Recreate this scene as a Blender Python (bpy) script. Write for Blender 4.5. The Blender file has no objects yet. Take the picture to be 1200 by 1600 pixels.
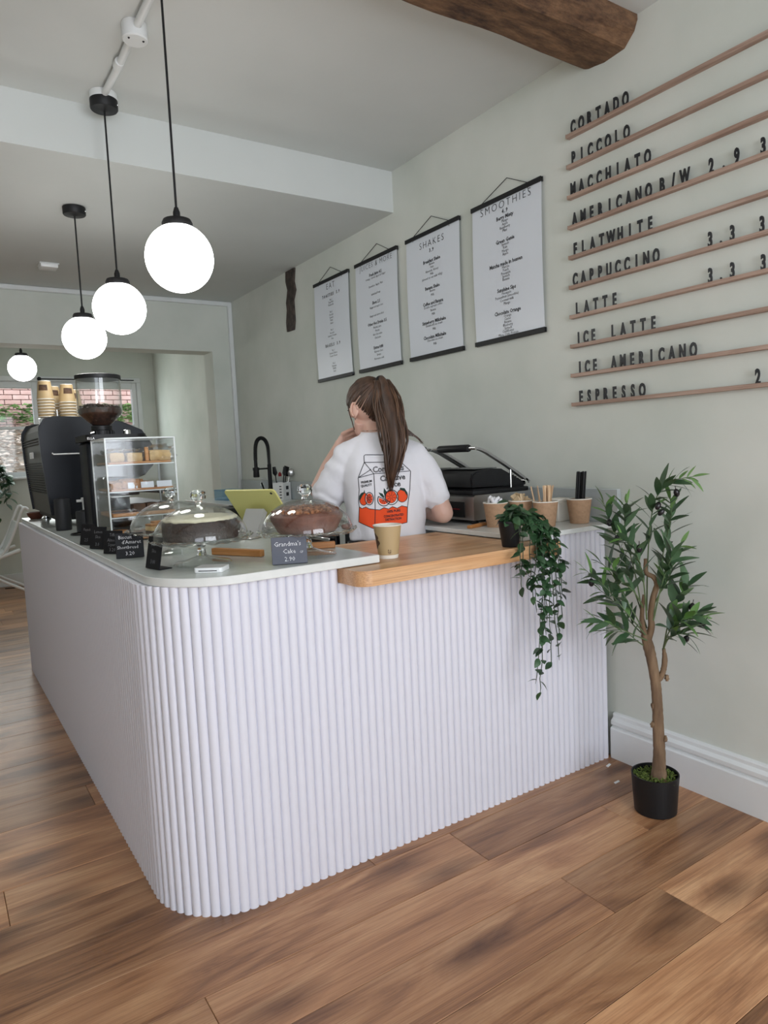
import bpy, bmesh, math, random
from mathutils import Vector, Matrix, noise
from mathutils.bvhtree import BVHTree
PI = math.pi
random.seed(7)
S = bpy.context.scene
COL = S.collection

# ------------------------------------------------------------------ camera, world, light, exposure
cd = bpy.data.cameras.new('camera'); cam = bpy.data.objects.new('camera', cd); COL.objects.link(cam)
_yaw, _pit, _rol = 0.581781, 0.087651, -0.045903
_fw = Vector((math.sin(_yaw)*math.cos(_pit), math.cos(_yaw)*math.cos(_pit), -math.sin(_pit)))
_rt = Vector((math.cos(_yaw), -math.sin(_yaw), 0)); _up = _rt.cross(_fw)
_r2 = math.cos(_rol)*_rt + math.sin(_rol)*_up; _u2 = -math.sin(_rol)*_rt + math.cos(_rol)*_up
cam.matrix_world = Matrix(((_r2.x, _u2.x, -_fw.x, 0), (_r2.y, _u2.y, -_fw.y, 0), (_r2.z, _u2.z, -_fw.z, 1.25), (0, 0, 0, 1)))
cd.sensor_fit = 'HORIZONTAL'; cd.sensor_width = 36; cd.lens = 36*1083.4/1200; cd.clip_start = 0.05
S.camera = cam

w = bpy.data.worlds.new('overcast_sky'); S.world = w; w.use_nodes = True
w.node_tree.nodes['Background'].inputs[0].default_value = (0.80, 0.88, 1.0, 1)
w.node_tree.nodes['Background'].inputs[1].default_value = 2.6

def area(name, loc, rot, sx, sy, power, col):
    l = bpy.data.lights.new(name, 'AREA'); l.shape = 'RECTANGLE'; l.size = sx; l.size_y = sy
    l.energy = power; l.color = col
    o = bpy.data.objects.new(name, l); COL.objects.link(o); o.location = loc; o.rotation_euler = rot
    return o
# daylight entering by the two panes of the shop window behind the camera and by the windows of the back room
area('shop_window_daylight', (0.98, -2.02, 1.50), (PI/2, 0, 0), 1.75, 1.9, 50, (0.93, 0.955, 1.0))
area('shop_window_daylight', (-1.15, -2.02, 1.50), (PI/2, 0, 0), 1.75, 1.9, 13, (0.93, 0.955, 1.0))
area('back_window_daylight', (1.06, 8.24, 1.63), (-PI/2, 0, 0), 1.9, 0.9, 14, (0.92, 1.0, 0.97))

S.view_settings.view_transform = 'Standard'; S.view_settings.look = 'None'
S.view_settings.exposure = 0.22; S.view_settings.gamma = 1.0; S.view_settings.use_curve_mapping = False
S.cycles.transparent_max_bounces = 32; S.cycles.max_bounces = 10; S.cycles.diffuse_bounces = 5
S.cycles.caustics_reflective = False; S.cycles.caustics_refractive = False

# ------------------------------------------------------------------ materials
def _nt(name):
    m = bpy.data.materials.new(name); m.use_nodes = True
    nt = m.node_tree; return m, nt, nt.nodes['Principled BSDF']
def srgb(h):
    if isinstance(h, str):
        c = [int(h[i:i+2], 16)/255 for i in (0, 2, 4)]
        return tuple(x/12.92 if x <= 0.04045 else ((x+0.055)/1.055)**2.4 for x in c) + (1,)
    return tuple(h) + (1,) if len(h) == 3 else tuple(h)
def mat(name, col, rough=0.5, metal=0.0, col2=None, nscale=8, ndetail=4, bump=0.0, bscale=60, spec=0.5, coat=0.0, stretch=None, lo=0.35, hi=0.65, rand=False, sheen=0.0, sss=0.0, nrough=0.5):
    m, nt, p = _nt(name)
    p.inputs['Base Color'].default_value = srgb(col); p.inputs['Roughness'].default_value = rough
    p.inputs['Metallic'].default_value = metal; p.inputs['Specular IOR Level'].default_value = spec
    p.inputs['Coat Weight'].default_value = coat; p.inputs['Sheen Weight'].default_value = sheen
    if sss:
        p.inputs['Subsurface Weight'].default_value = sss; p.inputs['Subsurface Radius'].default_value = (0.012, 0.005, 0.003); p.inputs['Subsurface Scale'].default_value = 1.0
    tc = nt.nodes.new('ShaderNodeTexCoord'); mp = nt.nodes.new('ShaderNodeMapping')
    nt.links.new(tc.outputs['Object'], mp.inputs['Vector'])
    if stretch: mp.inputs['Scale'].default_value = stretch
    if rand:
        oi = nt.nodes.new('ShaderNodeObjectInfo'); mu = nt.nodes.new('ShaderNodeMath'); mu.operation = 'MULTIPLY'; mu.inputs[1].default_value = 37.0
        nt.links.new(oi.outputs['Random'], mu.inputs[0]); nt.links.new(mu.outputs[0], mp.inputs['Location'])
    if col2 is not None:
        n = nt.nodes.new('ShaderNodeTexNoise'); n.inputs['Scale'].default_value = nscale; n.inputs['Detail'].default_value = ndetail; n.inputs['Roughness'].default_value = nrough
        r = nt.nodes.new('ShaderNodeValToRGB'); r.color_ramp.elements[0].position = lo; r.color_ramp.elements[1].position = hi
        r.color_ramp.elements[0].color = srgb(col); r.color_ramp.elements[1].color = srgb(col2)
        nt.links.new(mp.outputs[0], n.inputs['Vector']); nt.links.new(n.outputs['Fac'], r.inputs[0]); nt.links.new(r.outputs[0], p.inputs['Base Color'])
    if bump:
        n2 = nt.nodes.new('ShaderNodeTexNoise'); n2.inputs['Scale'].default_value = bscale; n2.inputs['Detail'].default_value = 5
        b = nt.nodes.new('ShaderNodeBump'); b.inputs['Strength'].default_value = bump; b.inputs['Distance'].default_value = 0.01
        nt.links.new(mp.outputs[0], n2.inputs['Vector']); nt.links.new(n2.outputs['Fac'], b.inputs['Height']); nt.links.new(b.outputs[0], p.inputs['Normal'])
    return m
def emit(name, col, strength):
    m, nt, p = _nt(name)
    p.inputs['Base Color'].default_value = srgb(col); p.inputs['Emission Color'].default_value = srgb(col); p.inputs['Emission Strength'].default_value = strength
    return m
def thin_glass(name, tint=(0.95, 0.98, 0.96), refl=1.0, rough=0.02):
    m = bpy.data.materials.new(name); m.use_nodes = True; nt = m.node_tree; nt.nodes.clear()
    o = nt.nodes.new('ShaderNodeOutputMaterial'); mx = nt.nodes.new('ShaderNodeMixShader')
    t = nt.nodes.new('ShaderNodeBsdfTransparent'); t.inputs[0].default_value = tint + (1,)
    g = nt.nodes.new('ShaderNodeBsdfGlossy'); g.inputs['Roughness'].default_value = rough
    f = nt.nodes.new('ShaderNodeLayerWeight'); f.inputs['Blend'].default_value = 0.5
    pw = nt.nodes.new('ShaderNodeMath'); pw.operation = 'POWER'; pw.inputs[1].default_value = 3.2
    mu = nt.nodes.new('ShaderNodeMath'); mu.operation = 'MULTIPLY_ADD'; mu.inputs[1].default_value = 0.62*refl; mu.inputs[2].default_value = 0.035*refl; mu.use_clamp = True
    nt.links.new(f.outputs['Facing'], pw.inputs[0]); nt.links.new(pw.outputs[0], mu.inputs[0]); nt.links.new(mu.outputs[0], mx.inputs[0])
    nt.links.new(t.outputs[0], mx.inputs[1]); nt.links.new(g.outputs[0], mx.inputs[2]); nt.links.new(mx.outputs[0], o.inputs[0])
    return m
def solid_glass(name, col=(0.93, 0.97, 0.95)):
    m, nt, p = _nt(name)
    p.inputs['Base Color'].default_value = col + (1,); p.inputs['Transmission Weight'].default_value = 1; p.inputs['Roughness'].default_value = 0.02; p.inputs['IOR'].default_value = 1.48
    return m
def wood(name, dark, mid, light, axis=0, scale=1.0, rough=0.42, rand=True, knots=True, contrast=1.0, tone=0.25, bump=0.15, along=0.9):
    """long-grained wood; the grain runs along local axis 0/1/2"""
    m, nt, p = _nt(name); N = nt.nodes.new; L = nt.links.new
    p.inputs['Roughness'].default_value = rough
    tc = N('ShaderNodeTexCoord'); mp = N('ShaderNodeMapping'); L(tc.outputs['Object'], mp.inputs['Vector'])
    sc = [9.0*scale]*3; sc[axis] = along*scale; mp.inputs['Scale'].default_value = sc
    oi = N('ShaderNodeObjectInfo')
    if rand:
        mu = N('ShaderNodeMath'); mu.operation = 'MULTIPLY'; mu.inputs[1].default_value = 91.0
        L(oi.outputs['Random'], mu.inputs[0]); L(mu.outputs[0], mp.inputs['Location'])
    n1 = N('ShaderNodeTexNoise'); n1.inputs['Scale'].default_value = 1.0; n1.inputs['Detail'].default_value = 6; n1.inputs['Roughness'].default_value = 0.62; n1.inputs['Distortion'].default_value = 1.3
    L(mp.outputs[0], n1.inputs['Vector'])
    mp2 = N('ShaderNodeMapping'); L(mp.outputs[0], mp2.inputs['Vector']); s2 = [26.0]*3; s2[axis] = 2.4; mp2.inputs['Scale'].default_value = s2
    n2 = N('ShaderNodeTexNoise'); n2.inputs['Scale'].default_value = 1.0; n2.inputs['Detail'].default_value = 4; n2.inputs['Roughness'].default_value = 0.7
    L(mp2.outputs[0], n2.inputs['Vector'])
    r = N('ShaderNodeValToRGB'); e = r.color_ramp.elements
    e[0].position = 0.5-0.2/contrast; e[0].color = srgb(dark); e[1].position = 0.5+0.14/contrast; e[1].color = srgb(light)
    x = e.new(0.47); x.color = srgb(mid)
    L(n1.outputs['Fac'], r.inputs[0])
    mx = N('ShaderNodeMix'); mx.data_type = 'RGBA'; mx.blend_type = 'MULTIPLY'; mx.inputs['Factor'].default_value = 0.75
    r2 = N('ShaderNodeValToRGB'); r2.color_ramp.elements[0].position = 0.33; r2.color_ramp.elements[0].color = (0.58, 0.51, 0.47, 1); r2.color_ramp.elements[1].position = 0.56; r2.color_ramp.elements[1].color = (1, 1, 1, 1)
    L(n2.outputs['Fac'], r2.inputs[0]); L(r.outputs[0], mx.inputs[6]); L(r2.outputs[0], mx.inputs[7])
    last = mx.outputs[2]
    if knots:
        mpk = N('ShaderNodeMapping'); L(tc.outputs['Object'], mpk.inputs['Vector']); sk = [11.0]*3; sk[axis] = 4.2; sk[2] = 1.2 if axis != 2 else 4.2; mpk.inputs['Scale'].default_value = sk
        if rand: L(mu.outputs[0], mpk.inputs['Location'])
        nd = N('ShaderNodeTexNoise'); nd.inputs['Scale'].default_value = 1.2; L(mpk.outputs[0], nd.inputs['Vector'])
        mxv = N('ShaderNodeMix'); mxv.data_type = 'RGBA'; mxv.inputs['Factor'].default_value = 0.30; L(mpk.outputs[0], mxv.inputs[6]); L(nd.outputs['Color'], mxv.inputs[7])
        v = N('ShaderNodeTexVoronoi'); v.voronoi_dimensions = '2D'; v.inputs['Scale'].default_value = 0.50; L(mxv.outputs[2], v.inputs['Vector'])
        rk = N('ShaderNodeValToRGB'); rk.color_ramp.elements[0].position = 0.03; rk.color_ramp.elements[0].color = (0.20, 0.14, 0.11, 1); rk.color_ramp.elements[1].position = 0.22; rk.color_ramp.elements[1].color = (1, 1, 1, 1)
        L(v.outputs['Distance'], rk.inputs[0])
        mk = N('ShaderNodeMix'); mk.data_type = 'RGBA'; mk.blend_type = 'MULTIPLY'; mk.inputs['Factor'].default_value = 0.7
        L(last, mk.inputs[6]); L(rk.outputs[0], mk.inputs[7]); last = mk.outputs[2]
    if rand:
        rr = N('ShaderNodeMapRange'); rr.inputs['To Min'].default_value = 1.0-tone; rr.inputs['To Max'].default_value = 1.0+tone*0.6
        L(oi.outputs['Random'], rr.inputs[0])
        ms = N('ShaderNodeMix'); ms.data_type = 'RGBA'; ms.blend_type = 'MULTIPLY'; ms.inputs['Factor'].default_value = 1.0
        L(last, ms.inputs[6]); L(rr.outputs[0], ms.inputs[7]); last = ms.outputs[2]
    L(last, p.inputs['Base Color'])
    b = N('ShaderNodeBump'); b.inputs['Strength'].default_value = bump; b.inputs['Distance'].default_value = 0.003; L(n2.outputs['Fac'], b.inputs['Height']); L(b.outputs[0], p.inputs['Normal'])
    return m

M = {}
M['plaster'] = mat('limewash_plaster', (0.56, 0.595, 0.54), 0.85, col2=(0.68, 0.695, 0.645), nscale=2.2, ndetail=7, bump=0.10, bscale=14, lo=0.3, hi=0.72)
M['ceiling'] = mat('ceiling_paint', (0.58, 0.605, 0.59), 0.9, col2=(0.64, 0.66, 0.645), nscale=1.1, ndetail=5, bump=0.12, bscale=9)
M['trim'] = mat('white_gloss_trim', (0.74, 0.76, 0.76), 0.35, col2=(0.68, 0.70, 0.70), nscale=3)
M['rib'] = mat('white_fluted_paint', (0.71, 0.712, 0.78), 0.5, bump=0.03, bscale=200)
M['slab'] = mat('pale_grey_laminate', (0.60, 0.645, 0.615), 0.22, col2=(0.57, 0.61, 0.585), nscale=40)
M['slab_edge'] = mat('white_laminate', (0.72, 0.735, 0.715), 0.25, col2=(0.68, 0.70, 0.68), nscale=30)
M['floor'] = wood('oak_laminate', '6b4530', 'b3825c', 'd2a47a', 0, 1.0, 0.30, True, True, 0.8, 0.30, along=1.3)
M['gap'] = mat('dark_floor_joint', (0.06, 0.04, 0.03), 0.9)
M['butcher'] = wood('oiled_butcher_block', 'bb8658', 'd0a072', 'deb48a', 0, 1.1, 0.35, True, False, 1.0, 0.16, 0.05)
M['rail'] = wood('walnut_rail', '94796a', 'ab9080', 'bca394', 1, 2.0, 0.55, True, False, 1.0, 0.08, 0.05)
M['old_timber'] = mat('old_oak_beam', (0.035, 0.015, 0.008), 0.85, col2=(0.23, 0.125, 0.062), nscale=20, ndetail=14, bump=1.0, bscale=45, stretch=(0.35, 1.0, 1.0), lo=0.36, hi=0.66, nrough=0.72)
M['dark_timber'] = mat('blackened_timber', (0.035, 0.026, 0.022), 0.85, col2=(0.08, 0.06, 0.05), nscale=30, bump=0.5, bscale=40)
M['bar_wood'] = wood('light_wood', 'b5743a', 'c8894c', 'd9a066', 0, 1.6, 0.45, True, False, 1.0, 0.1, 0.05)
M['black'] = mat('black_plastic', (0.010, 0.010, 0.011), 0.42, spec=0.3)
M['black_matte'] = mat('matte_black_metal', (0.010, 0.010, 0.011), 0.5, spec=0.3)
M['black_panel'] = mat('black_machine_panel', (0.007, 0.009, 0.014), 0.38, spec=0.28)
M['char'] = mat('charcoal_plastic', (0.028, 0.029, 0.032), 0.5, spec=0.3)
M['louvre'] = mat('gunmetal_louvre', (0.09, 0.088, 0.082), 0.45, 0.4)
M['steel'] = mat('brushed_steel', (0.62, 0.62, 0.62), 0.28, 1.0, bump=0.05, bscale=120, stretch=(1, 30, 1))
M['bar_steel'] = mat('polished_bar', (0.42, 0.42, 0.42), 0.3, 0.85)
M['chrome'] = mat('chrome', (0.8, 0.8, 0.8), 0.12, 1.0)
M['cast'] = mat('cast_iron', (0.009, 0.009, 0.010), 0.5, spec=0.3, bump=0.1, bscale=200)
M['cast_grey'] = mat('grey_lid_metal', (0.16, 0.165, 0.17), 0.38, 0.6)
M['white'] = mat('white_plastic', (0.82, 0.83, 0.83), 0.35)
M['paper'] = mat('white_poster_paper', (0.70, 0.735, 0.79), 0.30)
M['ink'] = mat('black_print_ink', (0.03, 0.033, 0.04), 0.6)
M['letter'] = mat('black_letter_plastic', (0.014, 0.015, 0.018), 0.4)
M['globe'] = emit('opal_glass_globe', (1.0, 1.0, 0.97), 11.0)
M['glass'] = thin_glass('clear_glass', (0.985, 0.992, 0.988), 1.3)
M['acrylic'] = thin_glass('clear_acrylic', (0.97, 0.975, 0.975), 0.9, 0.04)
M['acrylic_edge'] = mat('acrylic_edge', (0.75, 0.79, 0.79), 0.15)
M['pane'] = thin_glass('window_glass', (0.93, 0.96, 0.95), 0.5)
M['glass_solid'] = solid_glass('pressed_glass')
M['kraft'] = mat('kraft_board', (0.36, 0.22, 0.13), 0.8, col2=(0.45, 0.28, 0.17), nscale=90, lo=0.3, hi=0.7)
M['cup_rim'] = mat('cup_paper', (0.80, 0.76, 0.68), 0.6)
M['cup_tan'] = mat('tan_paper_cup', (0.46, 0.33, 0.17), 0.55)
M['green'] = mat('ivy_leaf', (0.018, 0.05, 0.02), 0.42, col2=(0.045, 0.11, 0.045), nscale=26, rand=True)
M['olive_leaf'] = mat('olive_leaf', (0.035, 0.085, 0.035), 0.38, col2=(0.085, 0.15, 0.075), nscale=10, rand=True)
M['olive_pale'] = mat('olive_leaf_young', (0.10, 0.22, 0.05), 0.42, col2=(0.15, 0.27, 0.09), nscale=10, rand=True)
M['olive'] = mat('black_olive', (0.012, 0.010, 0.012), 0.3)
M['bark'] = mat('olive_bark', (0.115, 0.068, 0.038), 0.8, col2=(0.25, 0.165, 0.095), nscale=30, ndetail=8, bump=0.5, bscale=40, stretch=(1, 1, 0.25))
M['moss'] = mat('dry_moss', (0.06, 0.10, 0.015), 0.95, col2=(0.14, 0.18, 0.04), nscale=60, rand=True)
M['stem'] = mat('green_stem', (0.10, 0.15, 0.06), 0.6)
M['stem_dark'] = mat('dark_vine', (0.03, 0.05, 0.025), 0.6)
M['slate'] = mat('black_slate', (0.007, 0.007, 0.009), 0.6, col2=(0.012, 0.012, 0.015), nscale=25, spec=0.25)
M['slate_blue'] = mat('grey_slate', (0.055, 0.06, 0.085), 0.5, col2=(0.07, 0.075, 0.10), nscale=25)
M['chalk'] = mat('white_chalk', (0.72, 0.72, 0.74), 0.9)
M['chalk_dim'] = mat('faded_chalk', (0.22, 0.22, 0.24), 0.9)
M['choc'] = mat('chocolate_sponge', (0.022, 0.012, 0.010), 0.6, col2=(0.045, 0.026, 0.02), nscale=70, bump=0.5, bscale=120)
M['cream'] = mat('cream_icing', (0.74, 0.70, 0.50), 0.5, col2=(0.80, 0.76, 0.58), nscale=30, bump=0.2, bscale=60)
M['cocoa'] = mat('cocoa_frosting', (0.17, 0.065, 0.045), 0.6, col2=(0.23, 0.095, 0.065), nscale=40, bump=0.3, bscale=80)
M['crumb'] = mat('cocoa_crumb', (0.15, 0.055, 0.03), 0.8, col2=(0.46, 0.20, 0.09), nscale=60, lo=0.4, hi=0.6)
M['silver'] = mat('silver_paint', (0.42, 0.42, 0.41), 0.4)
M['bake_gold'] = mat('golden_bake', (0.62, 0.40, 0.17), 0.7, col2=(0.76, 0.55, 0.28), nscale=30, bump=0.3, bscale=90, rand=True)
M['bake_brown'] = mat('brown_bake', (0.36, 0.15, 0.05), 0.7, col2=(0.52, 0.26, 0.10), nscale=40, bump=0.5, bscale=90, rand=True)
M['bake_dark'] = mat('dark_brownie', (0.06, 0.03, 0.018), 0.7, col2=(0.12, 0.06, 0.03), nscale=40, bump=0.5, bscale=90)
M['film'] = thin_glass('cling_film', (0.96, 0.96, 0.98), 1.0, 0.12)
M['yellow'] = mat('yellow_tablet_case', (0.66, 0.62, 0.22), 0.45)
M['brown_bowl'] = mat('brown_glaze', (0.11, 0.035, 0.02), 0.3)
M['beans'] = mat('coffee_beans', (0.02, 0.009, 0.006), 0.5, col2=(0.07, 0.03, 0.02), nscale=60)
M['sugar_white'] = mat('white_sugar_paper', (0.80, 0.80, 0.82), 0.6)
M['sugar_brown'] = mat('brown_sugar_paper', (0.60, 0.45, 0.28), 0.7)
M['stick'] = mat('birch_stick', (0.62, 0.42, 0.25), 0.6, col2=(0.72, 0.52, 0.33), nscale=20, rand=True)
M['red'] = mat('red_marking', (0.35, 0.01, 0.015), 0.4)
M['cab'] = mat('white_cabinet', (0.66, 0.69, 0.68), 0.4)
M['upstand'] = mat('grey_upstand', (0.44, 0.47, 0.47), 0.3, col2=(0.41, 0.44, 0.44), nscale=30)
M['brick'] = mat('pink_brick', (0.66, 0.38, 0.33), 0.9, col2=(0.80, 0.52, 0.46), nscale=4, rand=True)
M['mortar'] = mat('pale_mortar', (0.66, 0.52, 0.46), 0.95)
M['soil'] = mat('leaf_litter_bank', (0.20, 0.15, 0.11), 0.95, col2=(0.38, 0.32, 0.26), nscale=6, ndetail=8, bump=0.8, bscale=30)
M['litter'] = mat('fallen_leaves', (0.40, 0.28, 0.20), 0.9, col2=(0.62, 0.50, 0.42), nscale=3, rand=True)
M['hedge'] = mat('bank_greenery', (0.10, 0.20, 0.05), 0.8, col2=(0.25, 0.36, 0.12), nscale=5)
M['blue_tub'] = thin_glass('blue_tint_plastic', (0.80, 0.90, 0.97), 0.6, 0.15)

# ------------------------------------------------------------------ mesh helpers
def NB(): return bmesh.new()
def box(bm, x0, x1, y0, y1, z0, z1, bev=0.0, seg=1, mx=None):
    b = bmesh.new()
    bmesh.ops.create_cube(b, size=1.0)
    for v in b.verts:
        v.co = Vector((x0+(v.co.x+.5)*(x1-x0), y0+(v.co.y+.5)*(y1-y0), z0+(v.co.z+.5)*(z1-z0)))
    if bev: bmesh.ops.bevel(b, geom=b.edges[:], offset=bev, segments=seg, affect='EDGES', profile=0.5)
    join(bm, b, mx)
def join(bm, b, mx=None):
    vm = {}
    for v in b.verts: vm[v] = bm.verts.new(mx @ v.co if mx is not None else v.co)
    for f in b.faces:
        try: bm.faces.new([vm[v] for v in f.verts])
        except ValueError: pass
    b.free()
def frames(pts, closed=False):
    n = len(pts); T = []
    for i in range(n):
        a = pts[(i-1) % n] if closed or i > 0 else pts[i]; b = pts[(i+1) % n] if closed or i < n-1 else pts[i]
        t = (b-a); T.append(t.normalized() if t.length > 1e-9 else Vector((0, 0, 1)))
    up = Vector((0, 0, 1)) if abs(T[0].z) < 0.9 else Vector((1, 0, 0))
    u = (up - T[0]*up.dot(T[0])).normalized(); out = []
    for i in range(n):
        u = (u - T[i]*u.dot(T[i]))
        u = u.normalized() if u.length > 1e-6 else T[i].orthogonal().normalized()
        out.append((u, T[i].cross(u)))
    return out
def tube(bm, pts, r, n=8, caps=True, closed=False, flat=1.0, mx=None):
    pts = [Vector(p) for p in pts]
    if mx is not None: pts = [mx @ p for p in pts]
    R = r if isinstance(r, (list, tuple)) else [r]*len(pts)
    rings = []
    for p, (u, v), rr in zip(pts, frames(pts, closed), R):
        rings.append([bm.verts.new(p + u*(math.cos(2*PI*k/n)*rr) + v*(math.sin(2*PI*k/n)*rr*flat)) for k in range(n)])
    m = len(rings)
    for i in range(m if closed else m-1):
        a, b = rings[i], rings[(i+1) % m]
        for k in range(n): bm.faces.new((a[k], a[(k+1) % n], b[(k+1) % n], b[k]))
    if caps and not closed:
        bm.faces.new(rings[0][::-1]); bm.faces.new(rings[-1])
def cyl(bm, p0, p1, r0, r1=None, n=16, caps=True): tube(bm, [p0, p1], [r0, r0 if r1 is None else r1], n, caps)
def lathe(bm, prof, n=32, c=(0, 0, 0), mod=None, mx=None):
    c = Vector(c); rings = []
    for (r, z) in prof:
        if r < 1e-6: p = Vector((0, 0, z)); rings.append([bm.verts.new((mx @ p if mx is not None else p)+c)])
        else:
            ring = []
            for k in range(n):
                a = 2*PI*k/n; rr, zz = (r, z) if mod is None else mod(r, z, a)
                p = Vector((math.cos(a)*rr, math.sin(a)*rr, zz)); ring.append(bm.verts.new((mx @ p if mx is not None else p)+c))
            rings.append(ring)
    for a, b in zip(rings, rings[1:]):
        if len(a) == 1 and len(b) == 1: continue
        for k in range(n):
            k2 = (k+1) % n
            if len(a) == 1: bm.faces.new((a[0], b[k2], b[k]))
            elif len(b) == 1: bm.faces.new((a[k], a[k2], b[0]))
            else: bm.faces.new((a[k], a[k2], b[k2], b[k]))
def prism(bm, poly, w0, w1, f=lambda u, v, w: (u, v, w)):
    a = [bm.verts.new(f(u, v, w0)) for u, v in poly]; b = [bm.verts.new(f(u, v, w1)) for u, v in poly]
    n = len(poly); bm.faces.new(a[::-1]); bm.faces.new(b)
    for k in range(n): bm.faces.new((a[k], a[(k+1) % n], b[(k+1) % n], b[k]))
def ball(bm, c, r, nu=16, nv=10, mx=None, wob=0.0, seed=0):
    r = (r, r, r) if not isinstance(r, (tuple, list)) else r
    b = bmesh.new(); bmesh.ops.create_uvsphere(b, u_segments=nu, v_segments=nv, radius=1.0)
    for v in b.verts:
        k = 1.0 + (wob*noise.noise(v.co*2.1+Vector((seed*7.3, seed, 0))) if wob else 0)
        v.co = Vector((v.co.x*r[0]*k, v.co.y*r[1]*k, v.co.z*r[2]*k))
    m = Matrix.Translation(Vector(c)) @ (mx if mx is not None else Matrix.Identity(4)); join(bm, b, m)
def mesh_of(name, bm, m, smooth=40):
    bmesh.ops.recalc_face_normals(bm, faces=bm.faces[:])
    me = bpy.data.meshes.new(name); bm.to_mesh(me); bm.free()
    if m is not None:
        for q in (m if isinstance(m, (list, tuple)) else [m]): me.materials.append(q)
    if smooth:
        me.polygons.foreach_set('use_smooth', [True]*len(me.polygons)); me.set_sharp_from_angle(angle=math.radians(smooth))
    return me
def link(name, me, parent=None, loc=(0, 0, 0), rot=(0, 0, 0), scale=None):
    o = bpy.data.objects.new(name, me); COL.objects.link(o); o.location = loc; o.rotation_euler = rot
    if scale: o.scale = scale
    if parent: o.parent = parent
    return o
def obj(name, bm, m, parent=None, loc=(0, 0, 0), rot=(0, 0, 0), smooth=40): return link(name, mesh_of(name, bm, m, smooth), parent, loc, rot)
def tag(o, label, cat, group=None, kind=None):
    o['label'] = label; o['category'] = cat
    if group: o['group'] = group
    if kind: o['kind'] = kind
    return o
def thing(name, label, cat, loc=(0, 0, 0), rz=0.0, group=None):
    return tag(link(name, None, None, loc, (0, 0, rz)), label, cat, group)
def struct(name, bm, m, parent=None, smooth=30):
    o = obj(name, bm, m, parent, smooth=smooth)
    if not parent: o['kind'] = 'structure'
    return o
def dup(root, loc, rz=0.0, label=None):
    def cp(o, par):
        c = o.copy(); COL.objects.link(c); c.parent = par
        for ch in o.children: cp(ch, c)
        return c
    r = cp(root, None); r.location = loc; r.rotation_euler = (0, 0, rz)
    if label: r['label'] = label
    return r
_txt = {}
def glyphs(s, size, bold=0.0, xs=1.0, spacing=1.0, outline=0.0, res=2):
    """flat print: (verts2d, faces, width) of a line of lettering, baseline at v=0, starting at u=0"""
    key = (s, size, bold, xs, spacing, outline, res)
    if key not in _txt:
        c = bpy.data.curves.new('lettering', 'FONT'); c.body = s; c.size = size; c.offset = bold; c.space_character = spacing; c.resolution_u = res
        if outline: c.fill_mode = 'NONE'; c.bevel_depth = outline; c.bevel_resolution = 0
        o = bpy.data.objects.new('lettering', c); me = bpy.data.meshes.new_from_object(o)
        V = [(v.co.x*xs, v.co.y) for v in me.vertices]; F = [tuple(p.vertices) for p in me.polygons]
        bpy.data.objects.remove(o); bpy.data.curves.remove(c); bpy.data.meshes.remove(me)
        if V:
            x0 = min(v[0] for v in V); wd = max(v[0] for v in V)-x0; V = [(v[0]-x0, v[1]) for v in V]
        else: wd = 0
        _txt[key] = (V, F, wd)
    return _txt[key]
def put_text(bm, s, size, u, v, f, align='L', depth=0.0, **k):
    V, F, wd = glyphs(s, size, **k)
    du = u - (wd/2 if align == 'C' else wd if align == 'R' else 0)
    vs = [bm.verts.new(f(du+a, v+b, depth)) for a, b in V]
    for fc in F:
        try: bm.faces.new([vs[i] for i in fc])
        except ValueError: pass
def arc(cx, cy, r, a0, a1, n): return [(cx+r*math.cos(a0+(a1-a0)*i/n), cy+r*math.sin(a0+(a1-a0)*i/n)) for i in range(n+1)]
# ------------------------------------------------------------------ the room
WX = 2.2                                     # right wall plane
YF = 1.749                                   # front face of the counter
bm = NB(); box(bm, -2.3, 4.0, -2.1, 8.6, -0.06, -0.012)
FLOOR = struct('floor', bm, M['gap'])
PW = 0.19; PLEN = 1.4
offs = {8: 1.325, 7: 1.840, 6: 1.43}         # joints read from the photograph, by row
_pm = {}
def plank_mesh(L):
    k = round(L, 3)
    if k not in _pm:
        b = NB(); box(b, 0.0006, L-0.0006, 0.0006, PW-0.0006, -0.012, 0.0, 0.0012); _pm[k] = mesh_of('plank', b, M['floor'], 0)
    return _pm[k]
rng = random.Random(3)
for row in range(-12, 44):
    y = 1.525 - 0.19*8 + PW*row
    if y < -2.05 or y > 8.35: continue
    xmin, xmax = (-2.19, 2.195) if y < 5.5 else (-2.19, 2.325)
    j = offs.get(row, rng.uniform(0, PLEN)); x = j - PLEN*math.ceil((j-xmin)/PLEN)
    while x < xmax:
        a, b = max(x, xmin), min(x+PLEN, xmax)
        if b-a > 0.02: link('plank', plank_mesh(b-a), FLOOR, (a, y, 0))
        x += PLEN
bm = NB(); box(bm, WX, WX+0.15, -2.1, 5.7, -0.06, 2.9); WR = struct('wall_right', bm, M['plaster'])
bm = NB()
box(bm, 2.02, WX, 5.48, 5.68, 0, 2.6); box(bm, -2.2, 2.02, 5.48, 5.68, 2.11, 2.6); box(bm, -2.2, -1.1, 5.48, 5.68, 0, 2.11)
struct('wall_far', bm, M['plaster'])
bm = NB(); box(bm, 2.33, 2.48, 5.68, 8.6, -0.06, 2.8); struct('wall_far_room_right', bm, M['plaster'])
bm = NB(); box(bm, -2.35, -2.2, -2.1, 8.6, -0.06, 2.9); struct('wall_left', bm, M['plaster'])
bm = NB()                                    # back wall with the opening of the two windows
box(bm, -2.2, 0.02, 8.3, 8.5, 0, 2.8); box(bm, 2.12, 2.33, 8.3, 8.5, 0, 2.8); box(bm, 0.02, 2.12, 8.3, 8.5, 0, 1.15); box(bm, 0.02, 2.12, 8.3, 8.5, 2.16, 2.8)
struct('wall_back', bm, M['plaster'])
bm = NB()                                    # street wall behind the camera with the two shop window openings
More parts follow.
